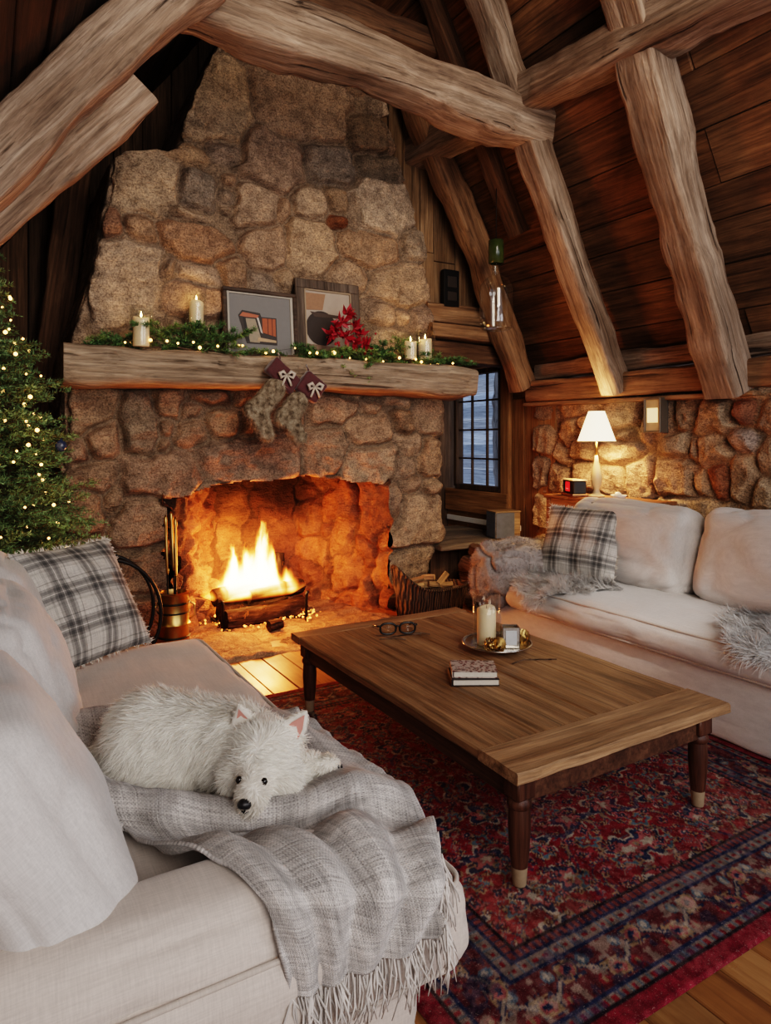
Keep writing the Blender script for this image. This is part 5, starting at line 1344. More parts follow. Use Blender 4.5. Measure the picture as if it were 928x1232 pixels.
def bulbs(name, label, pts, group=None, long=()):
    t = thing(name, label, 'lights', tuple(pts[0])); o0 = Vector(pts[0]); me = None; ml = None
    for i, p in enumerate(pts):
        if me is None:
            b = MB(); b.lathe([(.001, -.007), (.006, -.004), (.0075, 0), (.006, .005), (.001, .008)], 8); o = b.build('bulb', M['bulb'], t); me = o.data
        elif i in long:
            if ml is None:
                b = MB(); b.lathe([(.001, -.04), (.004, -.02), (.005, .02), (.001, .04)], 6); o = b.build('drop_bulb', emit('drop_bulb', (1, .8, .52), 7), t); ml = o.data
            else: o = bpy.data.objects.new('drop_bulb', ml); C.objects.link(o); o.parent = t
        else:
            o = bpy.data.objects.new('bulb', me); C.objects.link(o); o.parent = t
        o.location = Vector(p)-o0; s = random.uniform(.8, 1.6); o.scale = (s, s, s) if not (i in long) else (1, 1, random.uniform(.6, 1.2))
    # wire through the bulbs
    b = MB(); q = [Vector(p)-o0 for p in pts]; b.tube(q, .0012, 4); b.build('wire', M['iron'], t)
rb = random.Random(9)
bulbs('fairy_lights', 'string of tiny warm lights woven through the mantel garland', [(.80+2.6*i/25+rb.uniform(-.06, .06), 4.64+rb.uniform(-.03, .07), ZM+.012+rb.uniform(0, .06)) for i in range(26)])
def red_spray():
    t = thing('red_flower_spray', 'deep red silk flowers and berries in front of the thick-framed picture', 'flowers', (2.43, 4.68, ZM+.11))
    m = plain('crimson_petal', (.36, .010, .022), .55, 0, .4, 20, .2); r = np.random.default_rng(3)
    for k in range(9):
        c = np.array([(-.13, 0, .08), (-.05, -.01, .18), (.06, -.02, .15), (.12, 0, .10), (-.02, -.03, .07), (.05, -.03, .03), (-.10, -.01, .14), (.01, 0, .25), (.16, -.01, .02)][k]); V = []; F = []
        for j in range(16):
            d = r.normal(0, 1, 3); d[1] = -abs(d[1])*.7; d[2] += .35; d /= np.linalg.norm(d); s = np.cross(d, r.normal(0, 1, 3)); s /= np.linalg.norm(s); L = r.uniform(.06, .10); w = r.uniform(.014, .022); b0 = len(V)
            up = np.cross(s, d)
            V += [c, c+d*L*.45-s*w+up*.004, c+d*L*.45+s*w+up*.004, c+d*L-up*.012, c+d*L*.5-up*.004]; F += [(b0, b0+1, b0+4), (b0, b0+4, b0+2), (b0+1, b0+3, b0+4), (b0+4, b0+3, b0+2)]
        b = MB(); b.add(V, F); b.build('flower', m, t)
    for k in range(26):
        c = (r.uniform(-.16, .26), r.uniform(-.06, .0), r.uniform(-.09, .12)); b = MB(); q = r.uniform(.008, .013)
        b.lathe([(.001, -q), (q*.7, -q*.7), (q, 0), (q*.7, q*.7), (.001, q)], 10, c); b.build('berry', m, t)
red_spray()

# ---------------------------------------------------------------- stockings
M['fur_brown'] = None
def fur_cloth():
    m, nt, b = mk('mottled_fur', (.4, .32, .23), .95); n = noise(nt, coords(nt), 22, 5, .65); n2 = noise(nt, coords(nt), 220, 3)
    c = ramp(nt, n, [(.36, (.10, .065, .04)), (.5, (.33, .25, .17)), (.66, (.50, .41, .30))]); c = mix(nt, .6, c, ramp(nt, n2, [(.3, .5), (.7, 1.5)]), 'MULTIPLY'); nt.links.new(c, b.inputs['Base Color']); bump(nt, b, n2, .8, .01); return m
M['fur_brown'] = fur_cloth()
M['velvet'] = plain('burgundy_velvet', (.075, .016, .018), .8, 0, .4, 30, .3, **{'Sheen Weight': .4})
M['ribbon'] = plain('cream_ribbon', (.52, .45, .38), .6, 0, .15, 30)
def stocking(label, top, ankle, toe, cuff, cang, csz, Y, seed):
    P3 = lambda p: np.array(pix(p[0], p[1], Y=Y))
    T, A, O = map(P3, (top, ankle, toe))
    t = thing('christmas_stocking', label, 'stocking', tuple(T), group='fur stockings hung from the mantel')
    def f(P):
        d = cap(P, T, A, .072, .080); d = smin(d, cap(P, A, O, .075, .052), .035)
        return np.maximum(d, np.abs(P[:, 1]-Y)-.042)+.004*fbm(P*30, seed, 2)
    lo = np.minimum.reduce([T, A, O])-.10; hi = np.maximum.reduce([T, A, O])+.10
    V, F = sdf_mesh(f, lo, hi, .0075)
    o = link('foot', mesh_np('foot', V-T, F), M['fur_brown'], t)
    Pp, Nn = sample(o, 6000, seed); strands(Pp, Nn, Nn*.5+np.array((0, 0, -.8)), .02, .003, M['fur_brown'], 'fur', o, 2, .3, .1, seed, jit=.3)
    c = P3(cuff); ca, sa = math.cos(cang), math.sin(cang)
    def g(P):
        q = P-c; u = q[:, 0]*ca+q[:, 2]*sa; v = -q[:, 0]*sa+q[:, 2]*ca
        d = np.stack([np.abs(u)-csz[0], np.abs(q[:, 1])-.038, np.abs(v)-csz[1]], -1)+.016
        return np.linalg.norm(np.maximum(d, 0), axis=1)+np.minimum(d.max(1), 0)-.016+.005*fbm(P*20, seed+3, 2)
    V, F = sdf_mesh(g, c-.17, c+.17, .009); link('cuff', mesh_np('cuff', V-T, F), M['velvet'], t)
    c = c-T+np.array((.01, -.052, 0)); b = MB()
    for s in (-1, 1):
        b.tube([c, c+np.array((s*.03, -.012, .025)), c+np.array((s*.055, -.012, .012)), c+np.array((s*.045, -.01, -.018)), c+np.array((s*.01, -.004, -.004))], [.006, .013, .015, .012, .006], 8)
        b.tube([c, c+np.array((s*.02, -.006, -.04)), c+np.array((s*.035, -.004, -.075))], [.006, .009, .008], 6)
    b.build('bow', M['ribbon'], t)
    b = MB(); c2 = P3(cuff)-T; b.tube([c2+np.array((-.02, .0, .07)), c2+np.array((-.01, .02, .13)), c2+np.array((.0, .08, .17))], .006, 6); b.build('loop', M['velvet'], t)
stocking('left mottled fur stocking with burgundy cuff hanging from the mantel', (331, 467), (309, 494), (321, 523), (340, 452), -.70, (.125, .068), 4.53, 2)
stocking('right mottled fur stocking with burgundy cuff, overlapping the left one', (358, 483), (345, 502), (361, 527), (374, 466), -.62, (.095, .085), 4.50, 7)

# ================================================================ Christmas tree
def tree():
    t = thing('christmas_tree', 'lit fir Christmas tree in the corner left of the fireplace', 'tree', (.02, 4.42, 0)); r = random.Random(2)
    b = MB(); b.tube([(0, 0, .02), (0, 0, 1.2), (.01, 0, 2.48)], [.05, .035, .008], 10); b.build('trunk', M['bark'], t)
    b = MB(); b.lathe([(.16, 0), (.17, .03), (.14, .16), (.05, .18)], 20); b.build('stand', M['iron'], t)
    acc = [[], [], [], 0]; k = 0; z = .35
    while z < 2.5:
        R = .62*(1-((z-.35)/2.2))**.85+.03; n = 16 if z < 1.9 else 10; a0 = r.uniform(0, 6)
        for i in range(n):
            a = a0+2*PI*i/n+r.uniform(-.2, .2)
            if math.cos(a) < -.75: continue
            L = R*r.uniform(.75, 1.15); dz = .22+.4*(z/2.5)+r.uniform(-.28, .30)
            c = (.095, .16, .07) if r.random() < .7 else (.155, .21, .085)
            sprig(acc, (0.02*math.cos(a), .02*math.sin(a), z+r.uniform(-.04, .04)), (math.cos(a), math.sin(a), dz), L, 900+k, .034, 150, True, c, .0046, .30); k += 1
            if L > .2:
                for q in (.45, .7):
                    dd = r.choice((-1, 1))*.55; sprig(acc, (L*q*math.cos(a), L*q*math.sin(a), z+L*q*dz-.3*L*q*q), (math.cos(a+dd), math.sin(a+dd), dz*.7), L*.5, 5000+k*3+int(q*10), .033, 170, True, c, .0046, .25)
        z += .085 if z < 2.0 else .07
    for q in range(5): sprig(acc, (0, 0, 2.42), (math.cos(q*1.3)*.4, math.sin(q*1.3)*.4, 1), .14, 7700+q, .026, 240, False, (.07, .13, .045), .003, 0)
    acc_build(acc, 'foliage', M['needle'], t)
    pts = []
    for i in range(99):
        z = .62+1.75*((i+.5)/99); R = (.62*(1-((z-.35)/2.2))**.85+.01)*r.uniform(.55, 1.04); a = i*2.399+.3+r.uniform(-.4, .4); a = -PI/2+((a % (2*PI))-PI)*.62
        pts.append((.02+R*math.cos(a), 4.42+R*math.sin(a), z+r.uniform(-.05, .05)))
    bulbs('tree_lights', 'strings of warm white lights winding around the Christmas tree', pts, long=set(range(5, 99, 8)))
    b = MB(); b.lathe([(.001, -.035), (.022, -.025), (.034, 0), (.022, .025), (.006, .032), (.006, .042)], 16); o = b.build('bauble', plain('dark_blue_glass', (.02, .03, .07), .15), None); o.location = (.375, 4.17, 1.42); tag(o, 'small dark blue bauble at the right side of the Christmas tree', 'ornament')
tree()

# ================================================================ things on the coffee table
ZT = .4075
def tray():
    t = thing('silver_tray', 'round tarnished silver footed tray on the coffee table', 'tray', (2.21, 2.62, ZT))
    b = MB(); b.lathe([(.0, .0), (.065, .0), (.06, .006), (.03, .012), (.05, .018), (.13, .020), (.16, .026), (.172, .034), (.170, .037), (.155, .030), (.125, .024), (.0, .023)], 40, cap=False); b.build('plate', M['silver'], t)
    b = MB(); b.tube([(.171*math.cos(a), .171*math.sin(a), .036) for a in np.linspace(0, 2*PI, 48, endpoint=False)], .004, 6, closed=True); b.build('rim', M['silver'], t)
tray()
candle('pillar_candle', (2.165, 2.645, ZT+.024), .047, .185, 'tall unlit cream pillar candle on the silver tray', None, lit=False, glass=True)
def votive():
    t = thing('votive_holder', 'square silver votive holder on the tray in front of the candle', 'candle holder', (2.24, 2.555, ZT+.024), (0, 0, -.54))
    b = MB()
    for (c, d) in (((0, -.03, .052), (.085, .008, .10)), ((0, .03, .052), (.085, .008, .10)), ((-.04, 0, .052), (.008, .06, .10)), ((.04, 0, .052), (.008, .06, .10)), ((0, 0, .004), (.085, .065, .008))): b.box(c, d, None, .003)
    b.build('body', M['silver'], t, smooth=False)
    b = MB(); b.box((0, -.0355, .052), (.055, .003, .07), None, .001); b.build('front_panel', plain('pale_pane', (.55, .55, .55), .2), t, smooth=False)
    b = MB(); b.box((0, 0, .045), (.068, .048, .07), None, .004); b.build('wax', M['wax'], t, smooth=False)
votive()
r4 = np.random.default_rng(5)
def pinecone(loc, rot, label, gold):
    b = MB(); 
    for k in range(60):
        z = k/60; a = k*2.399; R = .020*math.sin(PI*(.12+.86*z))**.8+.004; c = Vector((R*math.cos(a), R*math.sin(a), .052*z)); d = Vector((math.cos(a), math.sin(a), .5)).normalized(); s = Vector((-math.sin(a), math.cos(a), 0)); u = d.cross(s)
        q = .011; V = [c-s*q*.4, c+s*q*.4, c+s*q*.6+d*q, c+d*q*1.4, c-s*q*.6+d*q]; b.add(V+[v-u*.002 for v in V], [(0, 1, 2, 3, 4), (9, 8, 7, 6, 5), (0, 5, 6, 1), (1, 6, 7, 2), (2, 7, 8, 3), (3, 8, 9, 4), (4, 9, 5, 0)])
    b.lathe([(.004, 0), (.016, .012), (.017, .03), (.006, .05)], 10)
    o = b.build('pine_cone', M['brass'] if gold else M['bark'], smooth=False); o.location = loc; o.rotation_euler = rot; tag(o, label, 'pine cone', 'pine cones on the silver tray')
pinecone((2.085, 2.56, ZT+.05), (1.3, 0, .6), 'gilded pine cone on the tray left of the candle', True)
pinecone((2.125, 2.515, ZT+.05), (1.4, 0, 2.2), 'gilded pine cone at the front left rim of the tray', True)
pinecone((2.325, 2.60, ZT+.05), (1.3, 0, -1.0), 'gilded pine cone on the right side of the tray', True)
pinecone((2.28, 2.66, ZT+.05), (1.35, 0, 1.3), 'brown pine cone at the back right of the tray', False)
pinecone((2.335, 2.545, ZT+.052), (1.4, 0, 3.0), 'gilded pine cone at the front right rim of the tray', True)
def twig(pts, r, label): 
    b = MB(); b.tube(pts, r, 6); o = b.build('twig', M['bark']); tag(o, label, 'twig', 'twigs on the coffee table')
twig([(2.12, 2.40, ZT+.004), (2.2, 2.41, ZT+.006), (2.26, 2.385, ZT+.004), (2.34, 2.34, ZT+.004)], .0032, 'thin dark twig on the tabletop in front of the tray')
twig([(1.80, 3.12, ZT+.004), (1.86, 3.06, ZT+.004), (1.97, 3.04, ZT+.004), (2.02, 3.02, ZT+.004)], .0035, 'thin twig lying under the eyeglasses')
twig([(1.78, 3.05, ZT+.0035), (1.86, 3.03, ZT+.0035), (1.90, 2.98, ZT+.0035)], .003, 'short twig in front of the eyeglasses')
twig([(1.96, 3.08, ZT+.0035), (2.03, 3.05, ZT+.004), (2.06, 2.99, ZT+.0035)], .003, 'short twig right of the eyeglasses')
def glasses():
    t = thing('eyeglasses', 'black thick-rimmed eyeglasses on the far part of the coffee table', 'glasses', (1.90, 3.06, ZT+.006), (0, 0, -.35)); t.scale = (1.25, 1.25, 1.2)
    def lens(cx):
        return [(cx+.034*abs(math.cos(a))**.8*math.copysign(1, math.cos(a)), -.0+.0, .030+.024*abs(math.sin(a))**.8*math.copysign(1, math.sin(a))) for a in np.linspace(0, 2*PI, 22, endpoint=False)]
    fr = MB(); fr.tube(lens(-.042), .0048, 8, closed=True); fr.tube(lens(.042), .0048, 8, closed=True); fr.tube([(-.012, 0, .038), (0, -.003, .042), (.012, 0, .038)], .0042, 8)
    f = fr.build('rims', M['blackgloss'], t)
    for s in (-1, 1):
        b = MB(); b.tube([(s*.078, 0, .042), (s*.086, .01, .040), (s*.088, .06, .030), (s*.085, .11, .018), (s*.082, .135, .006)], [.0045, .0045, .004, .004, .005], 8); b.build('temple', M['blackgloss'], t)
        b = MB(); b.prism([(s*.042+.030*math.cos(a), .030+.021*math.sin(a)) for a in np.linspace(0, 2*PI, 18, endpoint=False)], -.0008, .0008, Matrix(((1, 0, 0), (0, 0, -1), (0, 1, 0)))); b.build('lens', M['glass'], t)
M['blackgloss'] = plain('black_acetate', (.008, .008, .008), .25)
glasses()
def book_cover(name, c, acc):
    m, nt, b = mk(name, c, .5); v = coords(nt); n = nd(nt, 'TexVoronoi', {'Vector': v, 'Scale': 55.0}).outputs['Distance']; n2 = noise(nt, v, 60, 4)
    k = mix(nt, ramp(nt, n, [(.32, 0), (.36, 1)]), c, acc); k = mix(nt, ramp(nt, n2, [(.5, 0), (.6, .8)]), k, tuple(x*.3 for x in c)); nt.links.new(k, b.inputs['Base Color']); return m
M['pages'] = plain('page_edges', (.62, .55, .46), .9, 0, .12, 120, .2)
def book(loc, rz, w, d, h, m, label):
    t = thing('book', label, 'book', loc, (0, 0, rz), 'stacked books on the coffee table')
    b = MB(); b.box((0, 0, .0016), (w, d, .003), None, .001); b.box((0, 0, h-.0016), (w, d, .003), None, .001); b.box((-w/2+.0018, 0, h/2), (.0035, d, h), None, .001); b.build('cover', m, t, smooth=False)
    b = MB(); b.box((.003, 0, h/2), (w-.012, d-.008, h-.0066)); b.build('pages', M['pages'], t, smooth=False)
rz = -math.atan2(FS, FC)
book((1.835, 2.335, ZT), rz+.02, .205, .155, .028, plain('black_cover', (.022, .014, .014), .5), 'lower black-covered book of the pair on the coffee table')
book((1.845, 2.345, ZT+.0285), rz-.03, .195, .15, .028, book_cover('ornate_red_cover', (.17, .03, .03), (.48, .38, .33)), 'upper book with an ornate red and cream cover on the coffee table')
# ================================================================ the sleeping white terrier
def spline_grid(R, nu, nv):
    R = np.array(R, float)
    def cr(A, n):
        m = len(A); t = np.linspace(0, m-1-1e-9, n); i = np.floor(t).astype(int); f = (t-i)[:, None, None]
        g = lambda k: A[np.clip(k, 0, m-1)]
        p0, p1, p2, p3 = g(i-1), g(i), g(i+1), g(i+2)
        p0 = np.where((i-1 < 0)[:, None, None], 2*p1-p2, p0); p3 = np.where((i+2 > m-1)[:, None, None], 2*p2-p1, p3)
        return .5*((2*p1)+(-p0+p2)*f+(2*p0-5*p1+4*p2-p3)*f*f+(-p0+3*p1-3*p2+p3)*f**3)
    A = cr(R, nu); return cr(A.transpose(1, 0, 2), nv).transpose(1, 0, 2)
def grid_normals(G):
    n = np.cross(np.gradient(G, axis=0), np.gradient(G, axis=1)); return n/(np.linalg.norm(n, axis=-1, keepdims=True)+1e-12)

BR = [[(.17,2.38,.50),(.36,2.46,.50),(.55,2.47,.49),(.72,2.46,.49),(.85,2.38,.485),(.93,2.26,.472)],
 [(.18,2.28,.61),(.34,2.31,.60),(.55,2.24,.54),(.72,2.22,.53),(.86,2.18,.53),(.955,2.10,.488)],
 [(.19,2.13,.625),(.34,2.06,.51),(.55,2.0,.495),(.72,1.98,.495),(.87,1.97,.54),(.972,1.91,.49)],
 [(.215,1.98,.595),(.36,1.90,.515),(.55,1.80,.50),(.70,1.78,.497),(.86,1.75,.53),(.98,1.69,.49)],
 [(.25,1.86,.575),(.38,1.755,.565),(.52,1.655,.54),(.68,1.60,.535),(.84,1.575,.56),(.985,1.53,.51)],
 [(.29,1.77,.49),(.385,1.675,.495),(.52,1.595,.485),(.66,1.55,.487),(.82,1.49,.515),(.97,1.42,.49)],
 [(.335,1.63,.515),(.42,1.56,.53),(.53,1.50,.54),(.66,1.45,.545),(.79,1.39,.56),(.92,1.33,.52)],
 [(.41,1.45,.578),(.48,1.41,.580),(.57,1.37,.580),(.67,1.33,.575),(.78,1.30,.555),(.88,1.265,.505)],
 [(.465,1.275,.562),(.525,1.248,.555),(.60,1.228,.545),(.685,1.212,.53),(.775,1.20,.51),(.86,1.195,.485)],
 [(.495,1.215,.46),(.555,1.208,.455),(.615,1.200,.45),(.69,1.19,.445),(.77,1.182,.44),(.845,1.178,.438)],
 [(.51,1.208,.375),(.565,1.202,.375),(.625,1.196,.38),(.69,1.186,.387),(.76,1.178,.395),(.83,1.172,.405)]]
def blanket():
    nu, nv = 230, 150; G = spline_grid(BR, nu, nv); N = grid_normals(G)
    if N[60, 70, 2] < 0: N = -N
    s = np.linspace(0, 1, nu)[:, None]; t = np.linspace(0, 1, nv)[None]; S, T = s+0*t, t+0*s
    w = .5+.8*fbm(np.stack([S*3, T*3], -1), 4, 2)
    # long folds running with the hanging part, cross rolls in front of the dog
    hang = sstep(.42, .62, S)*(1-.35*sstep(.85, 1, S)); front = np.exp(-((S-.45)/.12)**2); nest = 1-sstep(.30, .42, S)
    ph = T*5.2+.45*vn(np.stack([S*4, T*2], -1), 7)+S*1.3
    fold = (np.abs(np.sin(ph*PI*.8))**1.3-.4)*.042*hang*(.5+.7*T)
    ph2 = S*17+1.1*vn(np.stack([S*3, T*4], -1), 9)+1.3*T
    roll = np.sin(ph2)*.020*front
    rim = sstep(.35, .5, np.maximum(np.abs(T-.5), np.abs(S-.18)*.9)); cr = (fbm(np.stack([S*14+T*3, T*9], -1), 12, 3))*.022*(nest*rim+.35*front+.2*hang)
    G = G+N*(fold+roll+cr)[..., None]
    G[..., 2] = np.where(S < .5, np.maximum(G[..., 2], .470), G[..., 2])
    # heather colour: pale bands both ways
    base = np.array((.40, .37, .35))*(1+.16*sstep(.3, .7, S)[..., None])*np.array((1, 1, 1)); k = 1+.16*fbm(np.stack([S*40, T*26], -1), 3, 3)
    band = (np.abs(np.mod(T*5.2, 1)-.5) < .16)*.13+(np.abs(np.mod(S*8, 1)-.5) < .12)*.13-(np.abs(np.mod(T*5.2+.5, 1)-.5) < .10)*.10
    st = vn(np.stack([S*0+3, T*90], -1), 5)*.10+vn(np.stack([S*150, T*0+2], -1), 6)*.10
    cols = base*(k+band+st)[..., None]
    t_ = thing('throw_blanket', 'grey heather woven blanket with fringe under the dog, hanging over the sofa arm', 'blanket', (.58, 1.8, .47))
    o0 = np.array((.58, 1.8, .47))
    m, nt, b = mk('heather_wool', (.4, .37, .35), .95); b.inputs['Specular IOR Level'].default_value = .1; b.inputs['Sheen Weight'].default_value = .2
    tc = nd(nt, 'TexCoord'); uvn = nd(nt, 'UVMap').outputs[0]; mp = nd(nt, 'Mapping', {'Vector': uvn, 'Scale': (260, 130, 1)}).outputs[0]
    wv = nd(nt, 'TexChecker', {'Vector': nd(nt, 'Mapping', {'Vector': uvn, 'Scale': (300, 150, 1)}).outputs[0], 'Scale': 1.0}).outputs['Fac']; n = noise(nt, mp, 1.0, 3, .7); n2 = noise(nt, coords(nt), 350, 2, .7)
    st1 = noise(nt, nd(nt, 'Mapping', {'Vector': uvn, 'Scale': (7, 170, 1)}).outputs[0], 1.0, 3, .6); st2 = noise(nt, nd(nt, 'Mapping', {'Vector': uvn, 'Scale': (300, 5, 1)}).outputs[0], 1.0, 3, .6)
    kk = mth(nt, 'ADD', mth(nt, 'ADD', mth(nt, 'MULTIPLY', wv, .14), mth(nt, 'MULTIPLY', mth(nt, 'SUBTRACT', mth(nt, 'ADD', st1, st2), .9), .9)), mth(nt, 'ADD', mth(nt, 'MULTIPLY', n, .6), mth(nt, 'MULTIPLY', n2, .4)))
    c = mix(nt, 1.0, attr(nt), ramp(nt, kk, [(.32, .45), (.62, 1.05), (.9, 1.5)]), 'MULTIPLY'); nt.links.new(c, b.inputs['Base Color']); bump(nt, b, kk, .7, .006)
    me_idx = np.arange(nu*nv).reshape(nu, nv); q = np.stack([me_idx[:-1, :-1], me_idx[1:, :-1], me_idx[1:, 1:], me_idx[:-1, 1:]], -1).reshape(-1, 4)
    me = mesh_np('cloth', G.reshape(-1, 3)-o0, q, cols.reshape(-1, 3)); uv = me.uv_layers.new(name='UVMap'); li = np.zeros(len(me.loops), int); me.loops.foreach_get('vertex_index', li)
    UVv = np.stack([S.ravel(), T.ravel()], -1)[li]; uv.data.foreach_set('uv', UVv.ravel())
    o = link('cloth', me, m, t_); sm = o.modifiers.new('thick', 'SOLIDIFY'); sm.thickness = .009; sm.offset = -1 if N[60, 70, 2] > 0 else 1
    # fringe along the hanging end and a little of its right edge
    r = np.random.default_rng(3); b = MB(); pts = [(G[-1, j], j) for j in range(1, nv, 3)]+[(G[i, -1], nv) for i in range(150, nu-2, 4)]
    for p, j in pts:
        for q_ in range(2):
            L = r.uniform(.07, .115); a = r.normal(0, .012, 2); p_ = np.array(p)+r.normal(0, .002, 3); k0 = r.uniform(-.01, .01)
            P = [p_, p_+np.array((a[0]*.5+k0, -.008, -L*.35)), p_+np.array((a[0]+.004, -.010+a[1]*.3, -L*.7)), p_+np.array((a[0]*1.5-k0, -.009+a[1]*.5, -L))]
            cc = r.uniform(.75, 1.15); b.tube([tuple(np.array(x)-o0) for x in P], [.0021, .0024, .002, .0011], 5, col=(.58*cc, .53*cc, .49*cc))
    m2, nt2, b2 = mk('fringe_yarn', (.58, .53, .49), .9); nt2.links.new(attr(nt2), b2.inputs['Base Color'])
    b.build('fringe', m2, t_, label='cream yarn fringe')
blanket()

def dog():
    per = np.array((.81, -.586, 0)); fwd = np.array((-.53, -.79, -.31)); fwd /= np.linalg.norm(fwd)
    hc = np.array((.648, 1.722, .612)); nose = np.array((.562, 1.602, .568)); base = np.array((.55, 1.85, .50))
    earL = (hc-per*.052+np.array((.01, .015, .05)), hc-per*.075+np.array((.012, .015, .122))); earR = (hc+per*.062+np.array((.01, .01, .045)), hc+per*.108+np.array((.015, .015, .112)))
    def f(P):
        d = ell(P, (.42, 2.02, .585), (.122, .128, .113)); d = smin(d, cap(P, (.42, 2.02, .595), (.58, 1.90, .595), .122, .108), .05)
        d = smin(d, ell(P, (.62, 1.845, .575), (.10, .10, .095)), .05)
        d = smin(d, cap(P, (.625, 1.84, .60), hc, .085, .078), .05)
        d = smin(d, ell(P, (.46, 1.93, .535), (.12, .085, .07)), .03)
        d = smin(d, ell(P, hc+np.array((0, 0, .005)), (.082, .082, .076)), .03)
        for s in (-1, 1): d = smin(d, ell(P, hc+per*s*(.054 if s > 0 else .058)+fwd*.045+np.array((0, 0, -.03)), (.050, .052, .058)), .03)
        d = smin(d, cap(P, hc+fwd*.05, nose-fwd*.012, .062, .038), .03)
        d = smin(d, ell(P, nose-fwd*.035+np.array((0, 0, -.028)), (.042, .042, .032)), .02)
        d = smin(d, cap(P, (.69, 1.80, .545), (.775, 1.725, .545), .048, .036), .03); d = smin(d, ell(P, (.815, 1.70, .548), (.042, .036, .027)), .02)
        d = smin(d, cap(P, (.66, 1.77, .54), (.735, 1.70, .53), .04, .03), .02)
        d = smin(d, cap(P, (.30, 2.06, .545), (.345, 1.94, .525), .045, .028), .03)
        # ears: flattened cones
        for (a, b_) in (earL, earR):
            ax = (b_-a)/np.linalg.norm(b_-a); q = P-a; al = q @ ax; lat = q-al[:, None]*ax; fr = fwd-ax*(fwd@ax); fr /= np.linalg.norm(fr); th = lat @ fr; sd = np.linalg.norm(lat-th[:, None]*fr, axis=1); L = np.linalg.norm(b_-a)
            w = .040*np.clip(1-al/L, 0, 1)**.8+.003
            d = smin(d, np.maximum.reduce([sd-w, np.abs(th)-.009, -al-.02, al-L]), .010)
        d = d+.006*fbm(P*16, 3, 2)
        return np.maximum(d, .492-P[:, 2])
    V, F = sdf_mesh(f, (.22, 1.55, .48), (.90, 2.20, .76), .0075)
    t = thing('dog', 'white terrier lying curled on the grey blanket, chin down, looking at camera', 'dog', tuple(base))
    m, nt, b = mk('white_coat', (.72, .66, .58), .9); n = noise(nt, coords(nt), 18, 5); nt.links.new(mix(nt, n, (.62, .54, .45), (.80, .76, .69)), b.inputs['Base Color']); b.inputs['Subsurface Weight'].default_value = .0
    o = link('body', mesh_np('body', V-base, F), m, t)
    fm, nt, b = mk('white_fur', (.80, .76, .69), .7); nt.links.new(attr(nt), b.inputs['Base Color']); b.inputs['Specular IOR Level'].default_value = .25
    tl = nd(nt, 'BsdfTranslucent', {'Color': attr(nt)}); ms = nd(nt, 'MixShader', {0: .35, 1: b.outputs[0], 2: tl.outputs[0]}); nt.links.new(ms.outputs[0], nt.nodes['Material Output'].inputs['Surface'])
    P, N = sample(o, 60000, 2); W = P+base
    ok = (W[:, 2] > .498)
    # keep eyes, nose and inner ears clear
    em = hc+fwd*.088+np.array((0, 0, .012)); eyes = [em-per*.033, em+per*.033]
    def on_skin(p, d):     # march to the surface along d
        p = np.array(p, float)
        for _ in range(60):
            v = f(p[None])[0]; p = p-d*v*.7 if abs(v) > 1e-4 else p
        return p
    view = np.array((0, 0, CAMZ))
    def seen(px, py):
        d = np.array(pix(px, py, Y=3.0))-view; d /= np.linalg.norm(d); p = view+d*1.2
        for _ in range(200):
            v = f(p[None])[0]
            if v < 2e-4: break
            p = p+d*min(v*.6, .02)
        return p
    eyes = [seen(288, 938), seen(318, 940)]; nz = seen(294, 967)
    for e, rr in ((eyes[0], .014), (eyes[1], .014), (nz, .019)): ok &= np.linalg.norm(W-e, axis=1) > rr
    for (a, b_) in (earL, earR):
        al = ((W-a) @ (b_-a))/((b_-a) @ (b_-a)); near = np.linalg.norm(W-(a+np.clip(al, 0, 1)[:, None]*(b_-a)), axis=1) < .036
        ok &= ~(near & (al > .25) & ((N @ fwd) > .25))
    P, N, W = P[ok], N[ok], W[ok]
    dn = W-nz; dn /= np.linalg.norm(dn, axis=1, keepdims=True); hd = sstep(.16, .10, np.linalg.norm(W-hc-fwd*.03, axis=1))
    bodydir = np.array((-.75, .55, -.35)); hang = np.array((0, 0, -1.))
    D = (1-hd)[:, None]*(bodydir+hang*.5)+hd[:, None]*(dn*1.0+hang*.75)
    sw = np.stack([fbm(W*17, 5, 2), fbm(W*17+9, 6, 2), fbm(W*17+19, 7, 2)], -1); sw2 = np.stack([fbm(W*34+3, 15, 2), fbm(W*34+9, 16, 2), fbm(W*34+19, 17, 2)], -1); D = D+sw*.7+sw2*.5*(1-hd)[:, None]
    D = D-N*(D*N).sum(1, keepdims=True); D /= np.linalg.norm(D, axis=1, keepdims=True)+1e-9
    D = D+N*(.34-.16*hd)[:, None]; D /= np.linalg.norm(D, axis=1, keepdims=True)
    de = np.minimum(np.linalg.norm(W-eyes[0], axis=1), np.linalg.norm(W-eyes[1], axis=1)); dnz = np.linalg.norm(W-nz, axis=1)
    L = .040*(1-.30*hd); L = L*np.clip(de/.045, .4, 1)*np.clip(dnz/.06, .35, 1)
    for (a, b_) in (earL, earR):
        al = ((W-a) @ (b_-a))/((b_-a) @ (b_-a)); near = (np.linalg.norm(W-(a+np.clip(al, 0, 1)[:, None]*(b_-a)), axis=1) < .034) & (al > .2); L = np.where(near, .010, L)
    paw = np.linalg.norm(W-np.array((.815, 1.70, .548)), axis=1) < .07; L = np.where(paw, .016, L)
    r = np.random.default_rng(1); c = np.array((.95, .91, .84))*r.uniform(.82, 1.1, (len(P), 1)); stain = np.exp(-(dnz/.05)**2)[:, None]*.25+np.exp(-(de/.022)**2)[:, None]*.35; c = c*(1-stain)+np.array((.38, .28, .2))*stain
    D = D+N*0; strands(P, N, D, L, .0022, fm, 'coat', t, 4, .45, .25, 4, np.clip(c, 0, 1), jit=.10)
    bk = plain('dark_eye', (.012, .008, .006), .08, 0, 0, 5, 0)
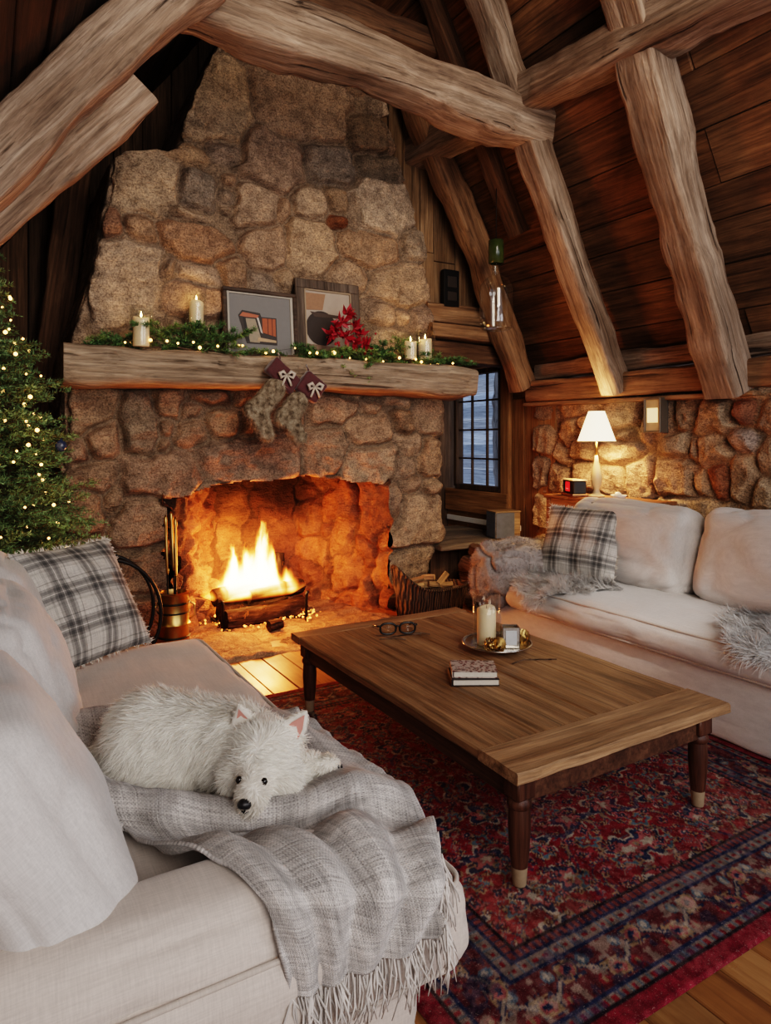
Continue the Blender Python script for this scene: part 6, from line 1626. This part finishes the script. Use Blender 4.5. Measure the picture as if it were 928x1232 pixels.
    for e in eyes:
        b = MB(); q = e-base+fwd*.001; b.lathe([(.0005, -.0095), (.006, -.0075), (.0095, 0), (.006, .0075), (.0005, .0095)], 14, tuple(q)); b.build('eye', bk, t, label='dark eye')
    nm = plain('nose_leather', (.016, .014, .015), .4, 0, .2, 90, .3)
    Vn, Fn = sdf_mesh(lambda P: smin(ell(P, nz, (.0155, .015, .012)), np.minimum(ell(P, nz-per*.008+np.array((0, 0, -.004)), (.009, .009, .008)), ell(P, nz+per*.008+np.array((0, 0, -.004)), (.009, .009, .008))), .006), nz-.035, nz+.035, .003)
    link('nose', mesh_np('nose', Vn-base, Fn), nm, t, 'black nose')
    b = MB(); mz = nz-fwd*.006; b.tube([tuple(mz+np.array((0, 0, -.012))-base), tuple(mz+fwd*.002+np.array((0, 0, -.024))-base)], .0022, 6); b.tube([tuple(mz-per*.022-fwd*.014+np.array((0, 0, -.026))-base), tuple(mz+fwd*.003+np.array((0, 0, -.026))-base), tuple(mz+per*.022-fwd*.014+np.array((0, 0, -.026))-base)], .0022, 6); b.build('mouth', nm, t)
    pk = plain('pink_ear', (.62, .27, .22), .7, 0, .15, 40, .1)
    for (a, b_) in (earL, earR):
        ax = (b_-a)/np.linalg.norm(b_-a); fr = fwd-ax*(fwd@ax); fr /= np.linalg.norm(fr); sd = np.cross(ax, fr); L = np.linalg.norm(b_-a); b = MB(); c0 = a+fr*.0125-base
        V = [c0+ax*L*.10+sd*.024, c0+ax*L*.45+sd*.018, c0+ax*L*.88, c0+ax*L*.45-sd*.018, c0+ax*L*.10-sd*.024, c0+ax*L*.3-fr*.004]; b.add(V, [(0, 1, 5), (1, 2, 5), (2, 3, 5), (3, 4, 5), (4, 0, 5)]); b.build('inner_ear', pk, t, label='pink inner ear')
    b = MB()
    for k in range(4):
        c = np.array((.815, 1.70, .548))-base+per*(-.016+.012*k)+np.array((.024, -.034+.006*k, -.002)); b.lathe([(.0005, -.006), (.003, -.003), (.0035, 0), (.0005, .007)], 8, tuple(c))
    b.build('claw', nm, t)
dog()

# ================================================================ fuzzy throws on the right sofa
def fur_mat(name):
    m, nt, b = mk(name, (.6, .57, .54), .85); nt.links.new(attr(nt), b.inputs['Base Color']); b.inputs['Specular IOR Level'].default_value = .2; return m
M['furcol'] = fur_mat('long_fur')
def arm_throw():
    t = thing('fuzzy_throw', 'fuzzy grey-mauve throw covering the far arm of the right sofa', 'throw', (3.46, 3.62, .5))
    b = cush((1.04, .42, .42), .14, (.01, .02, .02), 40, 33, .03, 7); V = np.array(b.V); k = V[:, 2] < -.05
    V[:, 2] += .02*fbm(V*6, 4, 2); b.V = V.tolist(); m = plain('grey_fleece', (.33, .285, .265), .95, 0, .25, 40, .5)
    o = b.build('pile_base', m, t); o.location = (0, 0.02, 0)
    P, N = sample(o, 26000, 3); r = np.random.default_rng(8); D = N*.8+np.stack([fbm(P*12, 1, 2), fbm(P*12+5, 2, 2), fbm(P*12+9, 3, 2)-.4], -1)*.9; D /= np.linalg.norm(D, axis=1, keepdims=True)
    c = np.array((.36, .30, .28))*r.uniform(.65, 1.25, (len(P), 1)); f_ = strands(P, N, D, .017, .0032, M['furcol'], 'pile', t, 2, .5, .2, 5, c); f_.location = (0, .02, 0)
arm_throw()
def hide(name, label, pts, nu, nv, n, L, col, seed, flow):
    G = spline_grid(pts, nu, nv); o0 = np.array(pts[0][0]); nn = grid_normals(G)
    if nn[nu//2, nv//2, 2]+(-nn[nu//2, nv//2, 0])*.5 < 0: G = G[:, ::-1]; 
    G = G+np.stack([fbm(G*9, seed, 2)*.02, fbm(G*9+7, seed, 2)*.02, np.abs(fbm(G*9+3, seed, 2))*.012], -1)
    t = thing(name, label, 'throw', tuple(o0)); b = MB(); b.grid(G-o0); o = b.build('hide', plain('hide_base', tuple(x*.8 for x in col), .95), t)
    P, N = sample(o, n, seed); N = np.where((N[:, 2:3]-.4*N[:, :1]) < 0, -N, N); r = np.random.default_rng(seed); D = N*.45+np.array(flow)+np.stack([fbm(P*14, 1, 2), fbm(P*14+5, 2, 2), fbm(P*14+9, 3, 2)], -1)*.8; D /= np.linalg.norm(D, axis=1, keepdims=True)
    strands(P, N, D, L, .0028, M['furcol'], 'fur', t, 4, .7, .45, seed, np.array(col)*r.uniform(.6, 1.3, (n, 1)), jit=.25)
hide('sheepskin', 'long-haired white-grey sheepskin hanging over the seat front below the plaid pillow',
     [[(3.42, 3.42, .535), (3.42, 3.25, .540), (3.40, 3.05, .54), (3.40, 2.82, .535)], [(3.22, 3.48, .535), (3.22, 3.26, .545), (3.20, 3.06, .545), (3.22, 2.86, .54)], [(3.05, 3.40, .525), (3.05, 3.22, .535), (3.05, 3.08, .53), (3.06, 2.95, .525)], [(2.965, 3.32, .50), (2.96, 3.20, .49), (2.96, 3.10, .48), (2.97, 3.02, .50)], [(2.96, 3.24, .45), (2.955, 3.18, .43), (2.955, 3.12, .42), (2.96, 3.06, .45)]], 30, 26, 11000, .075, (.56, .53, .50), 5, (-.6, -.1, -.3))
hide('sheepskin', 'long-haired white-grey sheepskin on the near seat at the right edge',
     [[(3.50, 2.10, .545), (3.50, 1.9, .545), (3.50, 1.7, .54)], [(3.28, 2.06, .55), (3.28, 1.85, .55), (3.28, 1.65, .545)], [(3.10, 1.96, .54), (3.10, 1.80, .545), (3.10, 1.62, .54)], [(2.985, 1.88, .51), (2.985, 1.76, .51), (2.985, 1.6, .51)], [(2.96, 1.84, .46), (2.96, 1.74, .46), (2.96, 1.6, .46)]], 30, 26, 9000, .075, (.52, .50, .48), 6, (-.4, .35, -.3))
# ================================================================ light, camera
def light(name, kind, loc, energy, color, size=.1, rot=None, **kw):
    L = bpy.data.lights.new(name, kind); L.energy = energy; L.color = color
    if kind == 'AREA': L.size = size
    elif kind in ('POINT', 'SPOT'): L.shadow_soft_size = size
    for k, v in kw.items(): setattr(L, k, v)
    o = bpy.data.objects.new(name, L); C.objects.link(o); o.location = loc
    if rot is not None: o.rotation_euler = rot
    return o
def aim(o, t):
    d = Vector(t)-Vector(o.location); o.rotation_euler = d.to_track_quat('-Z', 'Y').to_euler(); return o
# the fire
light('fire_light', 'POINT', (1.87, 5.10, .66), 62, (1.0, .235, .04), .2)
light('fire_light', 'POINT', (1.85, 4.84, .48), 34, (1.0, .27, .05), .12)
# table lamp
light('lamp_light', 'POINT', (4.22, 3.78, 1.52), 110, (1.0, .62, .27), .05)
# candle flames
for p in ((.895, 4.645, 2.29), (1.30, 4.80, 2.47), (3.03, 4.68, 2.30), (3.175, 4.68, 2.33)): light('candle_light', 'POINT', p, 1.3, (1.0, .62, .28), .012)
# tree lights together
light('tree_glow', 'POINT', (.30, 4.02, 1.45), 3.0, (1.0, .70, .36), .25)
light('tree_glow', 'POINT', (.36, 3.95, 1.0), 2.5, (1.0, .70, .36), .25)
# soft daylight fill lamps added behind the camera, no windows built there
aim(light('daylight_fill', 'AREA', (.6, -1.5, 2.4), 115, (1.0, .93, .86), 2.4), (2.2, 4.5, 1.6))
aim(light('daylight_fill', 'AREA', (3.6, -1.2, 2.2), 45, (.93, .95, 1.0), 1.6), (2.2, 2.6, .5))
aim(light('chimney_fill', 'AREA', (1.9, .3, 3.9), 30, (1.0, .86, .70), 1.4, spread=math.radians(95)), (2.3, 5.0, 2.3))  # added fill lamp without a real source, brightens the chimney
aim(light('low_sun', 'SPOT', (1.6, -.6, 3.0), 420, (1.0, .95, .88), .06, spot_size=math.radians(12), spot_blend=.8), (3.22, 2.5, .5))
w = bpy.data.worlds.new('World'); bpy.context.scene.world = w; w.use_nodes = True
bg = w.node_tree.nodes['Background']; bg.inputs[0].default_value = (.66, .76, .95, 1); bg.inputs[1].default_value = 1.0

cam = bpy.data.cameras.new('Camera'); co = bpy.data.objects.new('Camera', cam); C.objects.link(co)
co.location = (0, 0, CAMZ); co.rotation_euler = (PI/2, 0, -math.atan2(FS, FC))
cam.sensor_fit = 'AUTO'; cam.sensor_width = 36; cam.lens = FPX/1232*36
cam.shift_y = -(616-HZ)/1232; cam.clip_start = .02
bpy.context.scene.camera = co
sc = bpy.context.scene
sc.view_settings.view_transform = 'Filmic'; sc.view_settings.look = 'High Contrast'; sc.view_settings.exposure = -0.42
